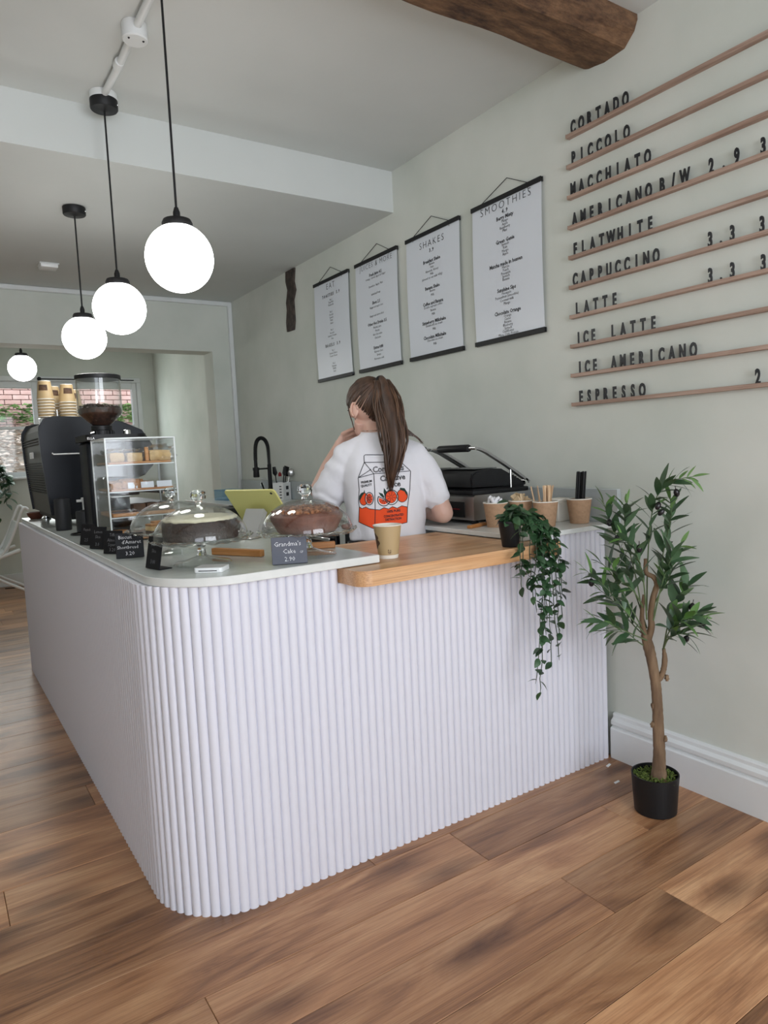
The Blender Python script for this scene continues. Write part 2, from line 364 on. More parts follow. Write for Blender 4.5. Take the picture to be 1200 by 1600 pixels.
box(bm, -2.2, 2.2, -2.2, -2.06, 0, 0.5); box(bm, -2.2, 2.2, -2.2, -2.06, 2.5, 2.9); box(bm, -2.2, -2.06, -2.2, -2.06, 0.5, 2.5)
box(bm, -0.24, 0.07, -2.2, -2.06, 0.5, 2.5); box(bm, 1.9, 2.2, -2.2, -2.06, 0.5, 2.5)
struct('wall_near', bm, M['plaster'])
bm = NB(); box(bm, -2.2, 2.2, -2.06, 3.12, 2.72, 2.85); box(bm, -2.2, 2.2, 3.12, 5.48, 2.51, 2.85)
struct('ceiling', bm, M['ceiling'])
bm = NB(); box(bm, -2.2, 2.33, 5.68, 8.3, 2.62, 2.75); struct('ceiling_far_room', bm, M['ceiling'])
# white cover strips where the far wall meets the ceiling and the right wall
bm = NB(); box(bm, -2.2, 2.172, 5.455, 5.48, 2.475, 2.509, 0.004); struct('trim_1', bm, M['trim'])
bm = NB(); box(bm, 2.165, 2.199, 5.455, 5.48, 0.94, 2.509, 0.004); struct('trim_2', bm, M['trim'])
# moulded skirting
def skirting(name, path_x, y0, y1):
    prof = [(0, 0), (0.03, 0), (0.03, 0.118), (0.026, 0.124), (0.018, 0.126), (0.018, 0.130), (0.026, 0.136), (0.026, 0.150), (0.020, 0.156), (0.013, 0.160), (0.013, 0.172), (0.009, 0.178), (0, 0.180)]
    b = NB(); prism(b, prof, y0, y1, lambda u, v, q: (path_x-u, q, v)); return struct(name, b, M['trim'], smooth=20)
skirting('baseboard_right', WX, -2.05, YF-0.004)
bm = NB(); box(bm, -2.2, 2.33, 8.275, 8.3, 0, 0.13, 0.004); struct('baseboard_back', bm, M['trim'])

# back windows, each with a sash frame, a meeting rail and two panes
def window(n, x0, x1):
    b = NB(); z0, z1 = 1.15, 2.16; y0, y1 = 8.30, 8.38
    box(b, x0, x0+0.05, y0, y1, z0, z1, 0.004); box(b, x1-0.05, x1, y0, y1, z0, z1, 0.004)
    box(b, x0+0.05, x1-0.05, y0, y1, z1-0.07, z1, 0.004); box(b, x0+0.05, x1-0.05, y0, y1, z0, z0+0.055, 0.004); box(b, x0+0.05, x1-0.05, y0+0.01, y1-0.01, 1.655, 1.685, 0.003)
    f = struct('window_%d' % n, b, M['trim'])
    for (za, zb) in ((1.205, 1.655), (1.685, 2.09)):
        b = NB(); box(b, x0+0.05, x1-0.05, 8.338, 8.342, za, zb); obj('pane', b, M['pane'], f, smooth=0)
window(1, 0.02, 1.085); window(2, 1.085, 2.12)
bm = NB(); box(bm, -0.03, 2.17, 8.22, 8.31, 1.128, 1.152, 0.006, 2); struct('trim_3', bm, M['trim'])
bm = NB(); box(bm, -0.03, 2.17, 8.282, 8.30, 2.16, 2.215, 0.004); box(bm, 2.12, 2.17, 8.282, 8.30, 1.152, 2.16, 0.004); struct('trim_4', bm, M['trim'])
# outside: pink brick wall above a leafy bank
bm = NB(); box(bm, -1.5, 5.5, 12.06, 12.2, 0.5, 4.2); BW = struct('wall_outside', bm, M['mortar'])
b = NB(); box(b, 0, 0.215, -0.03, 0.06, 0, 0.065, 0.004); brick = mesh_of('brick', b, M['brick'], 0)
for r in range(19):
    for k in range(13):
        if r < 16: link('brick', brick, BW, (0.55+0.225*k-(0.112 if r % 2 else 0), 12.02+0.004*rng.random(), 1.84+0.075*r))
bm = NB(); G = 40
vs = [[bm.verts.new((-1.5+7*i/G, 8.55+3.6*j/G, 0.62+1.28*(j/G)**0.8+0.09*noise.noise(Vector((i*.31, j*.27, 2))))) for i in range(G+1)] for j in range(G+1)]
for j in range(G):
    for i in range(G): bm.faces.new((vs[j][i], vs[j][i+1], vs[j+1][i+1], vs[j+1][i]))
bank = struct('terrain_outside', bm, M['soil'])
def leaf_cloud(name, n, m, region, size, label, seed):
    r = random.Random(seed); b = NB()
    for _ in range(n):
        c = region(r); s = size*r.uniform(.6, 1.3); q = Matrix.Translation(c) @ Matrix.Rotation(r.uniform(0, 6.3), 4, 'Z') @ Matrix.Rotation(r.uniform(-.9, .9), 4, 'X')
        p = [q @ Vector(t) for t in ((-s, 0, 0), (0, -s*.5, s*.12), (s, 0, 0), (0, s*.5, s*.12))]
        b.faces.new([b.verts.new(x) for x in p])
    o = obj(name, b, m, None, smooth=0); tag(o, label, 'leaves', None, 'stuff'); return o
def on_bank(r):
    x, j = r.uniform(0, 3.2), r.random(); return Vector((x, 8.62+3.15*j, 0.66+1.22*j**0.8+r.uniform(0, .06)))
leaf_cloud('fallen_leaves', 2600, M['litter'], on_bank, 0.05, 'dry brown fallen leaves strewn over the bank outside the window', 5)
leaf_cloud('bank_foliage', 900, M['hedge'], lambda r: Vector((r.uniform(0, 3.2), 11.82+r.uniform(-.06, .06), 1.92+r.uniform(0, .28))), 0.06, 'green leaves growing along the brick wall outside the window', 6)

# old oak beam under the ceiling, bedded in the right wall
bm = NB(); nx = 46; ring = []
for i in range(nx+1):
    x = -2.15+(2.235+2.15)*i/nx; t = i/nx; endk = max(0, (i-(nx-4))/4)
    pr = [(1.605, 2.76), (1.60, 2.70), (1.612, 2.668), (1.66, 2.634), (1.74, 2.630), (1.815, 2.632), (1.835, 2.65), (1.838, 2.70), (1.838, 2.76)]
    ring.append([bm.verts.new((x, y+0.012*noise.noise(Vector((x*2.2, k*.9, 1))), z+(0.010*noise.noise(Vector((x*3.1, k*.7, 5))) if z < 2.75 else 0))) for k, (y, z) in enumerate(pr)])
for a, b in zip(ring, ring[1:]):
    for k in range(len(a)-1): bm.faces.new((a[k], a[k+1], b[k+1], b[k]))
    bm.faces.new((a[-1], a[0], b[0], b[-1]))
bm.faces.new(ring[-1]); bm.faces.new(ring[0][::-1])
tag(obj('timber_beam', bm, M['old_timber'], None, smooth=25), 'weathered dark oak beam crossing the ceiling above the price rails', 'beam', None, 'structure')
bm = NB(); poly = [(4.425, 2.505), (4.29, 2.505), (4.31, 2.42), (4.292, 2.36), (4.33, 2.30), (4.327, 2.16), (4.345, 2.104), (4.452, 2.106), (4.456, 2.17), (4.435, 2.25), (4.44, 2.30), (4.41, 2.38), (4.432, 2.44)]
prism(bm, poly, 2.188, 2.205, lambda u, v, q: (q, u, v))
tag(obj('exposed_timber', bm, M['dark_timber'], None), 'dark splintered timber stub showing in the plaster high on the right wall', 'timber', None, 'structure')

# ------------------------------------------------------------------ the counter
CT = thing('service_counter', 'white fluted L-shaped service counter with rounded corner', 'counter', (0, 0, 0))
R0 = 0.23; XL = 0.452; CX, CY = XL+R0, YF+R0
def cpath(d):
    """path of the face set back by d: right end -> corner -> far end"""
    p = [(2.168, YF+d)] + arc(CX, CY, R0-d, -PI/2, -PI, 14) + [(XL+d, 4.74)]
    return p
def backing(p, q, top):
    bm = NB(); lo = [[bm.verts.new((x, y, z)) for (x, y) in r] for r in (p, q) for z in (0.0, top)]
    for i in range(len(p)-1):
        for a, b in ((0, 1), (1, 3), (3, 2), (2, 0)): bm.faces.new((lo[a][i], lo[a][i+1], lo[b][i+1], lo[b][i]))
    bm.faces.new([lo[k][0] for k in (0, 1, 3, 2)]); bm.faces.new([lo[k][-1] for k in (0, 2, 3, 1)])
    obj('backing_panel', bm, M['rib'], CT)
po, pi_ = cpath(0.010), cpath(0.030)
backing([(2.168, YF+.01), (1.802, YF+.01)], [(2.168, YF+.03), (1.802, YF+.03)], 0.918)
backing([(1.802, YF+.01), (0.983, YF+.01)], [(1.802, YF+.03), (0.983, YF+.03)], 0.871)
backing([(0.983, YF+.01)]+po[1:], [(0.983, YF+.03)]+pi_[1:], 0.918)
b = NB(); n = 7; prof = [(-0.0134, 0.010)] + [(-0.0134*math.cos(PI*i/n), 0.010-0.011*math.sin(PI*i/n)) for i in range(1, n)] + [(0.0134, 0.010)]
prism(b, prof, 0, 0.918); ribm = mesh_of('rib', b, M['rib'], 50); b = NB(); prism(b, prof, 0, 0.871); ribs_ = mesh_of('rib', b, M['rib'], 50)
pitch = 0.0276; s = 0.014
L1 = 2.168-CX; La = R0*PI/2; L2 = 4.74-CY
while s < L1+La+L2-0.01:
    if s < L1: x, y, t = 2.168-s, YF, 0.0
    elif s < L1+La: a = (s-L1)/R0; x, y, t = CX-R0*math.sin(a), CY-R0*math.cos(a), -a
    else: x, y, t = XL, CY+(s-L1-La), -PI/2
    link('rib', ribs_ if t == 0 and 0.97 < x < 1.816 else ribm, CT, (x, y, 0), (0, 0, t)); s += pitch
# end panel at the far end
bm = NB(); box(bm, 0.475, 1.10, 4.715, 4.735, 0, 0.918); obj('end_panel', bm, M['cab'], CT)
bm = NB(); box(bm, 1.09, 1.108, 2.35, 4.715, 0.0, 0.918); obj('inner_panel', bm, M['cab'], CT)
def rounded(x0, x1, y0, y1, r):          # radii: x0y0, x1y0, x1y1, x0y1
    p = []
    for (cx, cy, rr, a) in ((x0+r[0], y0+r[0], r[0], PI), (x1-r[1], y0+r[1], r[1], 1.5*PI), (x1-r[2], y1-r[2], r[2], 0), (x0+r[3], y1-r[3], r[3], PI/2)):
        p += arc(cx, cy, rr, a, a+PI/2, 14) if rr > 0.012 else [(cx, cy)] if rr == 0 else arc(cx, cy, rr, a, a+PI/2, 3)
    return p
def slab(name, poly, z0, z1, m, medge, e=0.0015):
    b = NB(); rings = []
    cx = sum(p[0] for p in poly)/len(poly); cy = sum(p[1] for p in poly)/len(poly)
    for (z, k) in ((z0, e), (z0+e, 0), (z1-e, 0), (z1, e)):
        rings.append([b.verts.new((x-k*(1 if x > cx else -1), y-k*(1 if y > cy else -1), z)) for x, y in poly])
    n = len(poly)
    for a, c in zip(rings, rings[1:]):
        for k in range(n): f = b.faces.new((a[k], a[(k+1) % n], c[(k+1) % n], c[k])); f.material_index = 1
    b.faces.new(rings[0][::-1]); b.faces.new(rings[-1])
    return obj(name, b, [m, medge], None, smooth=30)
tag(slab('counter_top', rounded(0.472, 1.114, 1.727, 4.77, (0.215, 0.004, 0.02, 0.02)), 0.9185, 0.942, M['slab'], M['slab_edge']), 'pale grey laminate worktop with rounded corner lying on the fluted counter', 'worktop')
# wooden pass-through top made of glued staves
WT = thing('wooden_counter_top', 'oiled wooden worktop section with staves beside the grey laminate', 'worktop', (0, 0, 0))
ys = [1.632, 1.726, 1.822, 1.917, 2.012, 2.107, 2.200]
for i in range(6):
    x = 0.985 if i else 0.985
    cuts = [0.985, 1.27+0.11*((i*3) % 4), 1.60+0.05*((i*2) % 3), 1.80 if i == 0 else 1.695] if i else [0.985, 1.80]
    for a, c in zip(cuts, cuts[1:]):
        b = NB()
        if i == 0: prism(b, rounded(a, c, ys[0], ys[1], (0.045, 0.02, 0, 0)), 0.872, 0.9165); 
        else: box(b, a, c, ys[i], ys[i+1], 0.872, 0.9165, 0.0004)
        obj('stave', b, M['butcher'], WT, smooth=30)
# worktop along the right wall, its upstand and the units under it
tag(slab('back_worktop', rounded(1.700, 2.198, 1.722, 5.44, (0.006, 0.006, 0, 0)), 0.9185, 0.936, M['slab_edge'], M['slab_edge']), 'white worktop running along the plaster wall under the menu posters', 'worktop')
bm = NB(); box(bm, 2.179, 2.199, 1.70, 5.44, 0.9365, 1.066, 0.002); tag(obj('upstand', bm, M['upstand'], None), 'low grey upstand fixed to the wall above the white worktop', 'upstand', None, 'structure')
def cupboard(y0, y1, doors, label):
    t = thing('base_cabinet', label, 'cabinet', (1.74, y0, 0), 0, 'base cabinets under the back worktop')
    L = y1-y0
    b = NB(); box(b, 0.0, 0.44, 0.001, L-0.001, 0.1, 0.917); obj('body', b, M['cab'], t)
    b = NB(); box(b, 0.04, 0.06, 0.001, L-0.001, 0, 0.1); obj('plinth', b, M['cab'], t)
    for k in range(doors):
        b = NB(); box(b, -0.02, -0.001, L*k/doors+0.003, L*(k+1)/doors-0.003, 0.104, 0.90, 0.002); d = obj('door', b, M['cab'], t)
        b = NB(); tube(b, [(-0.021, L*k/doors+0.06, 0.82), (-0.045, L*k/doors+0.06, 0.82), (-0.045, L*k/doors+0.06, 0.70), (-0.021, L*k/doors+0.06, 0.70)], 0.005, 6); obj('handle', b, M['chrome'], d)
cupboard(1.80, 2.60, 2, 'white base cabinet under the panini grill')
cupboard(3.62, 4.50, 2, 'white base cabinet beside the undercounter fridges, towards the tap')
cupboard(4.51, 5.42, 2, 'white base cabinet under the black tap')
def fridge(y0, y1, label):
    t = thing('undercounter_fridge', label, 'fridge', (1.74, y0, 0), 0, 'fridges under the back worktop'); L = y1-y0
    b = NB(); box(b, 0, 0.44, 0.003, L-0.003, 0.03, 0.90, 0.004); obj('body', b, M['black'], t)
    b = NB(); box(b, -0.035, -0.001, 0.006, L-0.006, 0.09, 0.895, 0.004); d = obj('door', b, M['black_panel'], t)
    b = NB(); box(b, -0.05, -0.036, 0.05, L-0.05, 0.80, 0.82, 0.003); obj('handle', b, M['chrome'], d)
    for yy in (0.06, L-0.06):
        b = NB(); cyl(b, (0.1, yy, 0), (0.1, yy, 0.031), 0.02); obj('foot', b, M['black'], t)
fridge(2.62, 2.96, 'black undercounter fridge nearer the panini grill'); fridge(3.04, 3.60, 'wider black undercounter fridge past the white filler panel')
bm = NB(); box(bm, 1.715, 2.18, 2.975, 3.025, 0, 0.917, 0.002); tag(obj('filler_panel', bm, M['cab'], None), 'narrow white upright panel between the two black fridges', 'panel')
# ------------------------------------------------------------------ pendant lamps, conduit, smoke detector
def pendant(y, ceil_z, zc, label, rz=0):
    t = thing('pendant_lamp', label, 'lamp', (0.725, y, zc), rz, 'globe pendant lamps'); r = 0.104
    b = NB(); ball(b, (0, 0, 0), r, 40, 24); obj('globe', b, M['globe'], t, smooth=180)
    b = NB(); lathe(b, [(0, r+0.016), (0.042, r+0.012), (0.047, r+0.002), (0.047, r-0.012), (0.0, r-0.013)], 32); obj('cap', b, M['black_matte'], t)
    b = NB(); lathe(b, [(0, r+0.05), (0.006, r+0.05), (0.011, r+0.035), (0.011, r+0.014)], 16); obj('cord_grip', b, M['black_matte'], t)
    h = ceil_z-zc
    b = NB(); tube(b, [(0, 0, r+0.04), (0, 0, h-0.02)], 0.0038, 8); obj('cord', b, M['black_matte'], t)
    b = NB(); lathe(b, [(0, h-0.045), (0.012, h-0.042), (0.05, h-0.038), (0.053, h-0.034), (0.053, h-0.002), (0, h-0.001)], 32); obj('ceiling_rose', b, M['black_matte'], t)
    b = NB(); ball(b, (0.045, -0.03, h-0.022), 0.004, 8, 6); obj('screw', b, M['chrome'], t)
pendant(2.20, 2.72, 1.88, 'lit white globe pendant with the longest cord, closest to the price rails')
pendant(3.00, 2.695, 1.88, 'lit white globe pendant hanging from the white conduit end, just before the ceiling step')
pendant(3.745, 2.51, 1.88, 'lit white globe pendant under the lowered ceiling, above the coffee grinder')
pendant(6.25, 2.62, 2.04, 'small looking lit white globe pendant hanging in the room beyond the opening')
t = thing('ceiling_conduit', 'white painted cable conduit with round junction box on the upper ceiling', 'conduit', (0.72, 0, 2.70))
b = NB(); tube(b, [(0, 2.25, 0), (0, 2.45, 0)], 0.013, 12); obj('pipe', b, M['trim'], t)
b = NB(); tube(b, [(0, 2.53, 0), (0.004, 2.72, 0), (0, 2.965, 0)], 0.013, 12); obj('pipe', b, M['trim'], t)
b = NB(); lathe(b, [(0, -0.034), (0.038, -0.034), (0.042, -0.03), (0.042, 0.0195), (0, 0.0195)], 28, (0, 2.49, 0)); jb = obj('junction_box', b, M['trim'], t)
for dx in (-0.024, 0.024):
    b = NB(); ball(b, (dx, 2.478, -0.034), 0.004, 8, 6); obj('screw', b, M['black'], jb)
b = NB(); lathe(b, [(0, -0.014), (0.05, -0.014), (0.052, -0.01), (0.052, 0.0195), (0, 0.0195)], 28, (0.005, 3.0, 0)); obj('rose_box', b, M['trim'], t)
b = NB(); tube(b, [(0, 2.70, 0), (0, 2.74, 0)], 0.017, 12); obj('coupling', b, M['trim'], t)
t = thing('smoke_detector', 'small square white detector on the lowered ceiling', 'detector', (0.76, 4.85, 2.509))
b = NB(); box(b, -0.05, 0.05, -0.05, 0.05, -0.028, 0, 0.006, 2); obj('body', b, M['white'], t)
b = NB(); box(b, -0.056, 0.056, -0.056, 0.056, -0.008, -0.0005, 0.002); obj('base', b, M['trim'], t)

# ------------------------------------------------------------------ price rails and their letters
ORD = ['first', 'second', 'third', 'fourth', 'fifth', 'sixth', 'seventh', 'eighth', 'ninth', 'tenth']
rails = [('CORTADO', [('CORTADO', 1.894, .0398)]),
         ('PICCOLO', [('PICCOLO', 1.895, .0404)]),
         ('MACCHIATO', [('MACCHIATO', 1.901, .0415)]),
         ('AMERICANO B/W', [('AMERICANO', 1.896, .0412), ('B/W', 1.513, .042), ('2.9', 1.336, .042), ('3', 1.170, .04)]),
         ('FLATWHITE', [('FLATWHITE', 1.896, .0418)]),
         ('CAPPUCCINO', [('CAPPUCCINO', 1.899, .0400), ('3.3', 1.339, .037), ('3', 1.173, .04)]),
         ('LATTE', [('LATTE', 1.891, .0435), ('3.3', 1.339, .037), ('3', 1.169, .04)]),
         ('ICE LATTE', [('ICE', 1.887, .036), ('LATTE', 1.724, .0425)]),
         ('ICE AMERICANO', [('ICE', 1.884, .037), ('AMERICANO', 1.724, .0403)]),
         ('ESPRESSO', [('ESPRESSO', 1.882, .0400), ('2', 1.185, .04)])]
_lm = {}
def letter_mesh(ch):
    if ch not in _lm:
        V, F, wd = glyphs(ch, 0.066, bold=0.0026, xs=0.50, res=3)
        b = NB(); vs = [b.verts.new((0, -u, v)) for u, v in V]
        for f in F:
            try: b.faces.new([vs[i] for i in f])
            except ValueError: pass
        bmesh.ops.remove_doubles(b, verts=b.verts[:], dist=1e-5)
        r = bmesh.ops.extrude_face_region(b, geom=b.faces[:])
        for v in r['geom']:
            if isinstance(v, bmesh.types.BMVert): v.co.x -= 0.004
        _lm[ch] = (mesh_of('letter', b, M['letter'], 30), wd)
    return _lm[ch]
for k, (name, words) in enumerate(rails):
    z = 2.427-0.11405*k
    rl = thing('price_rail', 'slim brown wooden ledge carrying the letters ' + name + ' on the wall', 'ledge', (0, 0, z), 0, 'price rails')
    b = NB()
    prof = [(2.1998, -0.0075), (2.179, -0.0075), (2.178, -0.0065), (2.178, 0.0060), (2.1815, 0.0068), (2.1822, 0.0030), (2.1888, 0.0030), (2.1895, 0.0068), (2.1998, 0.0068)]
    prism(b, prof, 0.70, 1.911, lambda u, v, q: (u, q, v)); obj('ledge', b, M['rail'], rl, smooth=0)
    b = NB(); prism(b, [(2.1998, -0.008), (2.177, -0.008), (2.177, 0.0072), (2.1998, 0.0072)], 1.911, 1.9135, lambda u, v, q: (u, q, v)); obj('end_cap', b, M['rail'], rl, smooth=0)
    for wi, (wd, y0, p) in enumerate(words):
        for i, ch in enumerate(wd):
            me, lw = letter_mesh(ch)
            o = link('price_letter', me, None, (2.1868, y0-p*i-(p*0.80-lw)/2+0.004, z+0.0034))
            nm = {'.': 'dot', '/': 'slash'}.get(ch, ('figure ' if ch.isdigit() else 'letter ') + ch)
            if wd[0].isdigit(): lab = 'black %s in price %s on the %s ledge' % (nm, wd, name)
            else: lab = 'black %s standing %s in the word %s%s' % (nm, ORD[i], wd, '' if wd == name else ' on the ' + name + ' ledge')
            if wd in ('3.3', '2.9'): lab += (', before the dot' if i == 0 else ', after the dot' if i == 2 else '')
            if len(wd) == 1: lab = 'black figure %s standing apart on the %s ledge' % (ch, name)
            tag(o, lab, 'letter', 'price rail letters')

# ------------------------------------------------------------------ four hanging menu posters
def poster(ya, yb, hang, title, lines, label):
    """ya: far (left) edge, yb: near (right) edge; top bar 2.325, bottom bar 1.715"""
    t = thing('menu_poster', label, 'poster', (2.196, 0, 0), 0, 'hanging menu posters')
    zt, zb = 2.330, 1.710; W_ = ya-yb; H_ = zt-zb
    bm = NB(); n = 12
    vs = [[bm.verts.new((-0.0085 - 0.006*math.sin(PI*j/n) + dx, yb+W_*i, zb+0.008+(H_-0.016)*j/n)) for j in range(n+1)] for dx in (0, 0.0006) for i in (0.004, 0.996)]
    for j in range(n):
        bm.faces.new((vs[0][j], vs[1][j], vs[1][j+1], vs[0][j+1])); bm.faces.new((vs[2][j], vs[2][j+1], vs[3][j+1], vs[3][j]))
        bm.faces.new((vs[0][j], vs[0][j+1], vs[2][j+1], vs[2][j])); bm.faces.new((vs[1][j], vs[3][j], vs[3][j+1], vs[1][j+1]))
    sh = obj('sheet', bm, M['paper'], t, smooth=20)
    for zz, nm in ((zt-0.020, 'top_bar'), (zb, 'bottom_bar')):
        b = NB(); box(b, -0.0165, -0.0105, yb-0.002, ya+0.002, zz, zz+0.020, 0.001); box(b, -0.0074, -0.001, yb-0.002, ya+0.002, zz, zz+0.020, 0.001); obj(nm, b, M['black'], t)
    b = NB(); m = yb+W_*hang
    tube(b, [(-0.008, ya-W_*0.14, zt-0.024), (-0.008, ya-W_*0.14, zt), (-0.006, m, zt+0.062), (-0.008, yb+W_*0.18, zt), (-0.008, yb+W_*0.18, zt-0.026)], 0.0018, 6)
    obj('cord', b, M['black'], t)
    bm = NB(); yc = (ya+yb)/2
    def f(u, v, d):
        j = min(max((v-zb)/H_, 0), 1); return (-0.0085-0.006*math.sin(PI*j)-0.0012, yc-u, v)
    put_text(bm, title[0], title[1], 0, zt-H_*title[2], f, 'C', bold=-0.0006, spacing=title[3], res=3)
    for (fr, s, st) in lines:
        sz, bo, sp = {'t': (0.025, 0.0008, 1.35), 'b': (0.0235, 0.0006, 1.0), 'l': (0.0168, 0.0, 1.0), 'k': (0.026, 0.0008, 1.5)}[st]
        put_text(bm, s, sz, 0, zt-H_*fr-sz*0.35, f, 'C', bold=bo, spacing=sp, xs=0.92, res=1)
    obj('printed_menu', bm, M['ink'], sh, smooth=0)['kind'] = 'stuff'
def block(fr0, fr1, head, items):
    n = len(items); a = [(fr0, head, 'b')]
    for i, s in enumerate(items): a.append((fr0+0.026+(fr1-fr0-0.026)*(i/(n-1) if n > 1 else 0.5), s, 'l'))
    return a
poster(2.480, 2.0515, 0.47, ('SMOOTHIES', 0.046, 0.088, 1.35), [(0.112, '4.9', 't')] + block(.152, .245, 'Berry Minty', ['Mango', 'Apple', 'Raspberry', 'Mint']) + block(.312, .405, 'Green Genie', ['Spinach', 'Kale', 'Mango', 'Apple'])
       + block(.468, .578, 'Matcha made in heaven', ['Matcha', 'Peach', 'Pineapple', 'Spinach', 'Banana']) + block(.645, .742, 'Sunshine Sips', ['Pineapple', 'Passionfruit (smoothie)', 'Coconut milk', 'Mango'])
       + block(.802, .955, 'Chocolate Orange', ['Orange', 'Cacao', 'Banana', 'Blueberry', 'Spinach', 'Cauliflower', 'Maca, Oats, Protein']), 'white menu poster headed SMOOTHIES hanging from black bars')
poster(3.001, 2.571, 0.50, ('SHAKES', 0.046, 0.125, 1.35), [(0.16, '3.9', 't')] + block(.240, .372, 'Breakfast Shake', ['Banana', 'Oats', 'Almonds, Honey', 'Milk', '(almond or oat milk +50p)']) + block(.450, .510, 'Banana Shake', ['Banana', 'Milk'])
       + block(.572, .660, 'Coffee and Banana', ['Double espresso coffee', 'Banana', 'Milk']) + block(.718, .778, 'Strawberry Milkshake', ['Strawberry ice cream', 'Milk']) + block(.836, .896, 'Chocolate Milkshake', ['Chocolate ice cream', 'Milk']), 'white menu poster headed SHAKES hanging from black bars')
poster(3.511, 3.085, 0.46, ('JUICES & MORE', 0.040, 0.085, 1.25), [(0.150, 'Fresh Juice 4.5', 'b'), (0.180, 'Orange, Carrot, Apple & Ginger', 'l'), (0.252, 'Cucumber, Apple, Mint', 'l'), (0.325, 'Individual Fruit', 'l'), (0.402, 'Shots 2.5', 'b'), (0.44, 'Ginger and apple shot', 'l'), (0.515, 'Ginger and carrot shot', 'l'),
       (0.585, 'Other Hot Drinks 3.5', 'b'), (0.622, 'Matcha Latte', 'l'), (0.653, 'Mocha', 'l'), (0.684, 'Hot Chocolate', 'l'), (0.715, 'Chai Latte', 'l'), (0.800, 'Extras 0.80', 'b'), (0.836, 'Espresso Shot', 'l'), (0.866, 'Syrups', 'l'), (0.90, 'Alternative milk', 'l')], 'white menu poster headed JUICES & MORE hanging from black bars')
poster(4.022, 3.5915, 0.50, ('EAT', 0.050, 0.105, 1.35), [(0.165, 'TOASTIES  5.9', 'k'), (0.215, 'No.1', 'l'), (0.240, 'Tuna Melt', 'l'), (0.265, 'Mozzarella', 'l'), (0.335, 'No.2', 'l'), (0.362, 'Cheddar', 'l'), (0.389, 'Spinach', 'l'), (0.416, 'Pesto', 'l'), (0.445, 'Onion', 'l'), (0.51, 'No.3', 'l'), (0.54, 'Avocado', 'l'), (0.567, 'Sundried Tomato', 'l'), (0.595, 'Feta', 'l'),
       (0.655, 'BAGELS  3.9', 'k'), (0.712, 'No.1', 'l'), (0.738, 'Smoked Salmon', 'l'), (0.765, 'Cream Cheese', 'l'), (0.838, 'No.2', 'l'), (0.865, 'Hummus', 'l'), (0.89, 'Falafel', 'l'), (0.917, 'Salad', 'l')], 'white menu poster headed EAT hanging from black bars')
# ------------------------------------------------------------------ glass cake stands with domes
ZT = 0.9425
def cake_stand(x, y, label, rz):
    t = thing('cake_stand', label, 'cake stand', (x, y, ZT), rz, 'glass cake stands')
    sc = lambda r, z, a: (r*(1+0.012*math.cos(22*a)), z+0.0022*math.cos(22*a))
    b = NB(); lathe(b, [(0, 0.0), (0.082, 0.0), (0.085, 0.003), (0.080, 0.007), (0.045, 0.014), (0.018, 0.024), (0.0, 0.025)], 44); obj('foot', b, M['glass'], t)
    b = NB(); lathe(b, [(0, 0.0253), (0.016, 0.0253), (0.011, 0.034), (0.013, 0.042), (0.010, 0.052), (0.020, 0.064), (0.0, 0.0645)], 20); obj('stem', b, M['glass_solid'], t)
    b = NB()
    pr = [(0.0, 0.066), (0.10, 0.068), (0.142, 0.070), (0.150, 0.078), (0.148, 0.081), (0.138, 0.0755), (0.10, 0.073), (0.0, 0.0725)]
    lathe(b, pr, 132, mod=lambda r, z, a: sc(r, z, a) if r > 0.12 else (r, z)); pl = obj('plate', b, M['glass'], t)
    b = NB(); tube(b, [(0.1495*(1+0.012*math.cos(22*a))*math.cos(a), 0.1495*(1+0.012*math.cos(22*a))*math.sin(a), 0.0795+0.0022*math.cos(22*a)) for a in [2*PI*k/176 for k in range(176)]], 0.0022, 6, closed=True)
    obj('scalloped_rim', b, M['glass_solid'], pl)
    do = thing('glass_dome', {A: 'domed glass lid over the chocolate cake', B_: 'domed glass lid over the layered slices', C_: 'domed glass lid over the cocoa crumble cake'}[(x, y)], 'dome', (x, y, ZT+0.0765), rz, 'glass cake domes')
    out = [(0.137*math.cos(a)**0.94 if a < 1.56 else 0, 0.098*math.sin(a)) for a in [PI/2*k/22 for k in range(23)]]; out[-1] = (0, 0.098)
    inn = [(max(0, r-0.0025), max(0, z-0.0025)) for r, z in out][::-1]; inn[0] = (0, 0.0955)
    b = NB(); lathe(b, out+inn[:-1]+[(0.1335, 0.0)], 64); f0 = obj('dome', b, M['glass'], do, smooth=60)
    b = NB(); tube(b, [(0.1365*math.cos(2*PI*k/72), 0.1365*math.sin(2*PI*k/72), 0.002) for k in range(72)], 0.002, 6, closed=True); obj('rim', b, M['glass_solid'], do)
    b = NB(); lathe(b, [(0, 0.0984), (0.012, 0.0984), (0.009, 0.104), (0.013, 0.111), (0.021, 0.116), (0.0235, 0.126), (0.021, 0.136), (0.012, 0.142), (0, 0.1435)], 14); obj('knob', b, M['glass_solid'], do, smooth=20)
A, B_, C_ = (0.665, 2.0), (0.680, 2.33), (0.957, 1.885)
cake_stand(*A, 'clear glass cake stand with a chocolate cake under cream icing', 0.2)
cake_stand(*B_, 'clear glass cake stand holding a few layered slices, beside the acrylic case', 0.9)
cake_stand(*C_, 'clear glass cake stand with a cocoa crumble cake, behind the grey price sign', 0.5)
ZP = ZT+0.0735
t = thing('chocolate_cake', 'dark chocolate cake topped with cream icing under a glass dome', 'cake', (A[0], A[1], ZP), 0)
b = NB(); pr = [(0, 0.0002), (0.103, 0.0002), (0.108, 0.004), (0.1085, 0.052), (0.106, 0.058), (0, 0.058)]
lathe(b, pr, 72, mod=lambda r, z, a: (r+(0.002*noise.noise(Vector((math.cos(a)*9, math.sin(a)*9, z*80))) if r > .1 else 0), z)); obj('sponge', b, M['choc'], t)
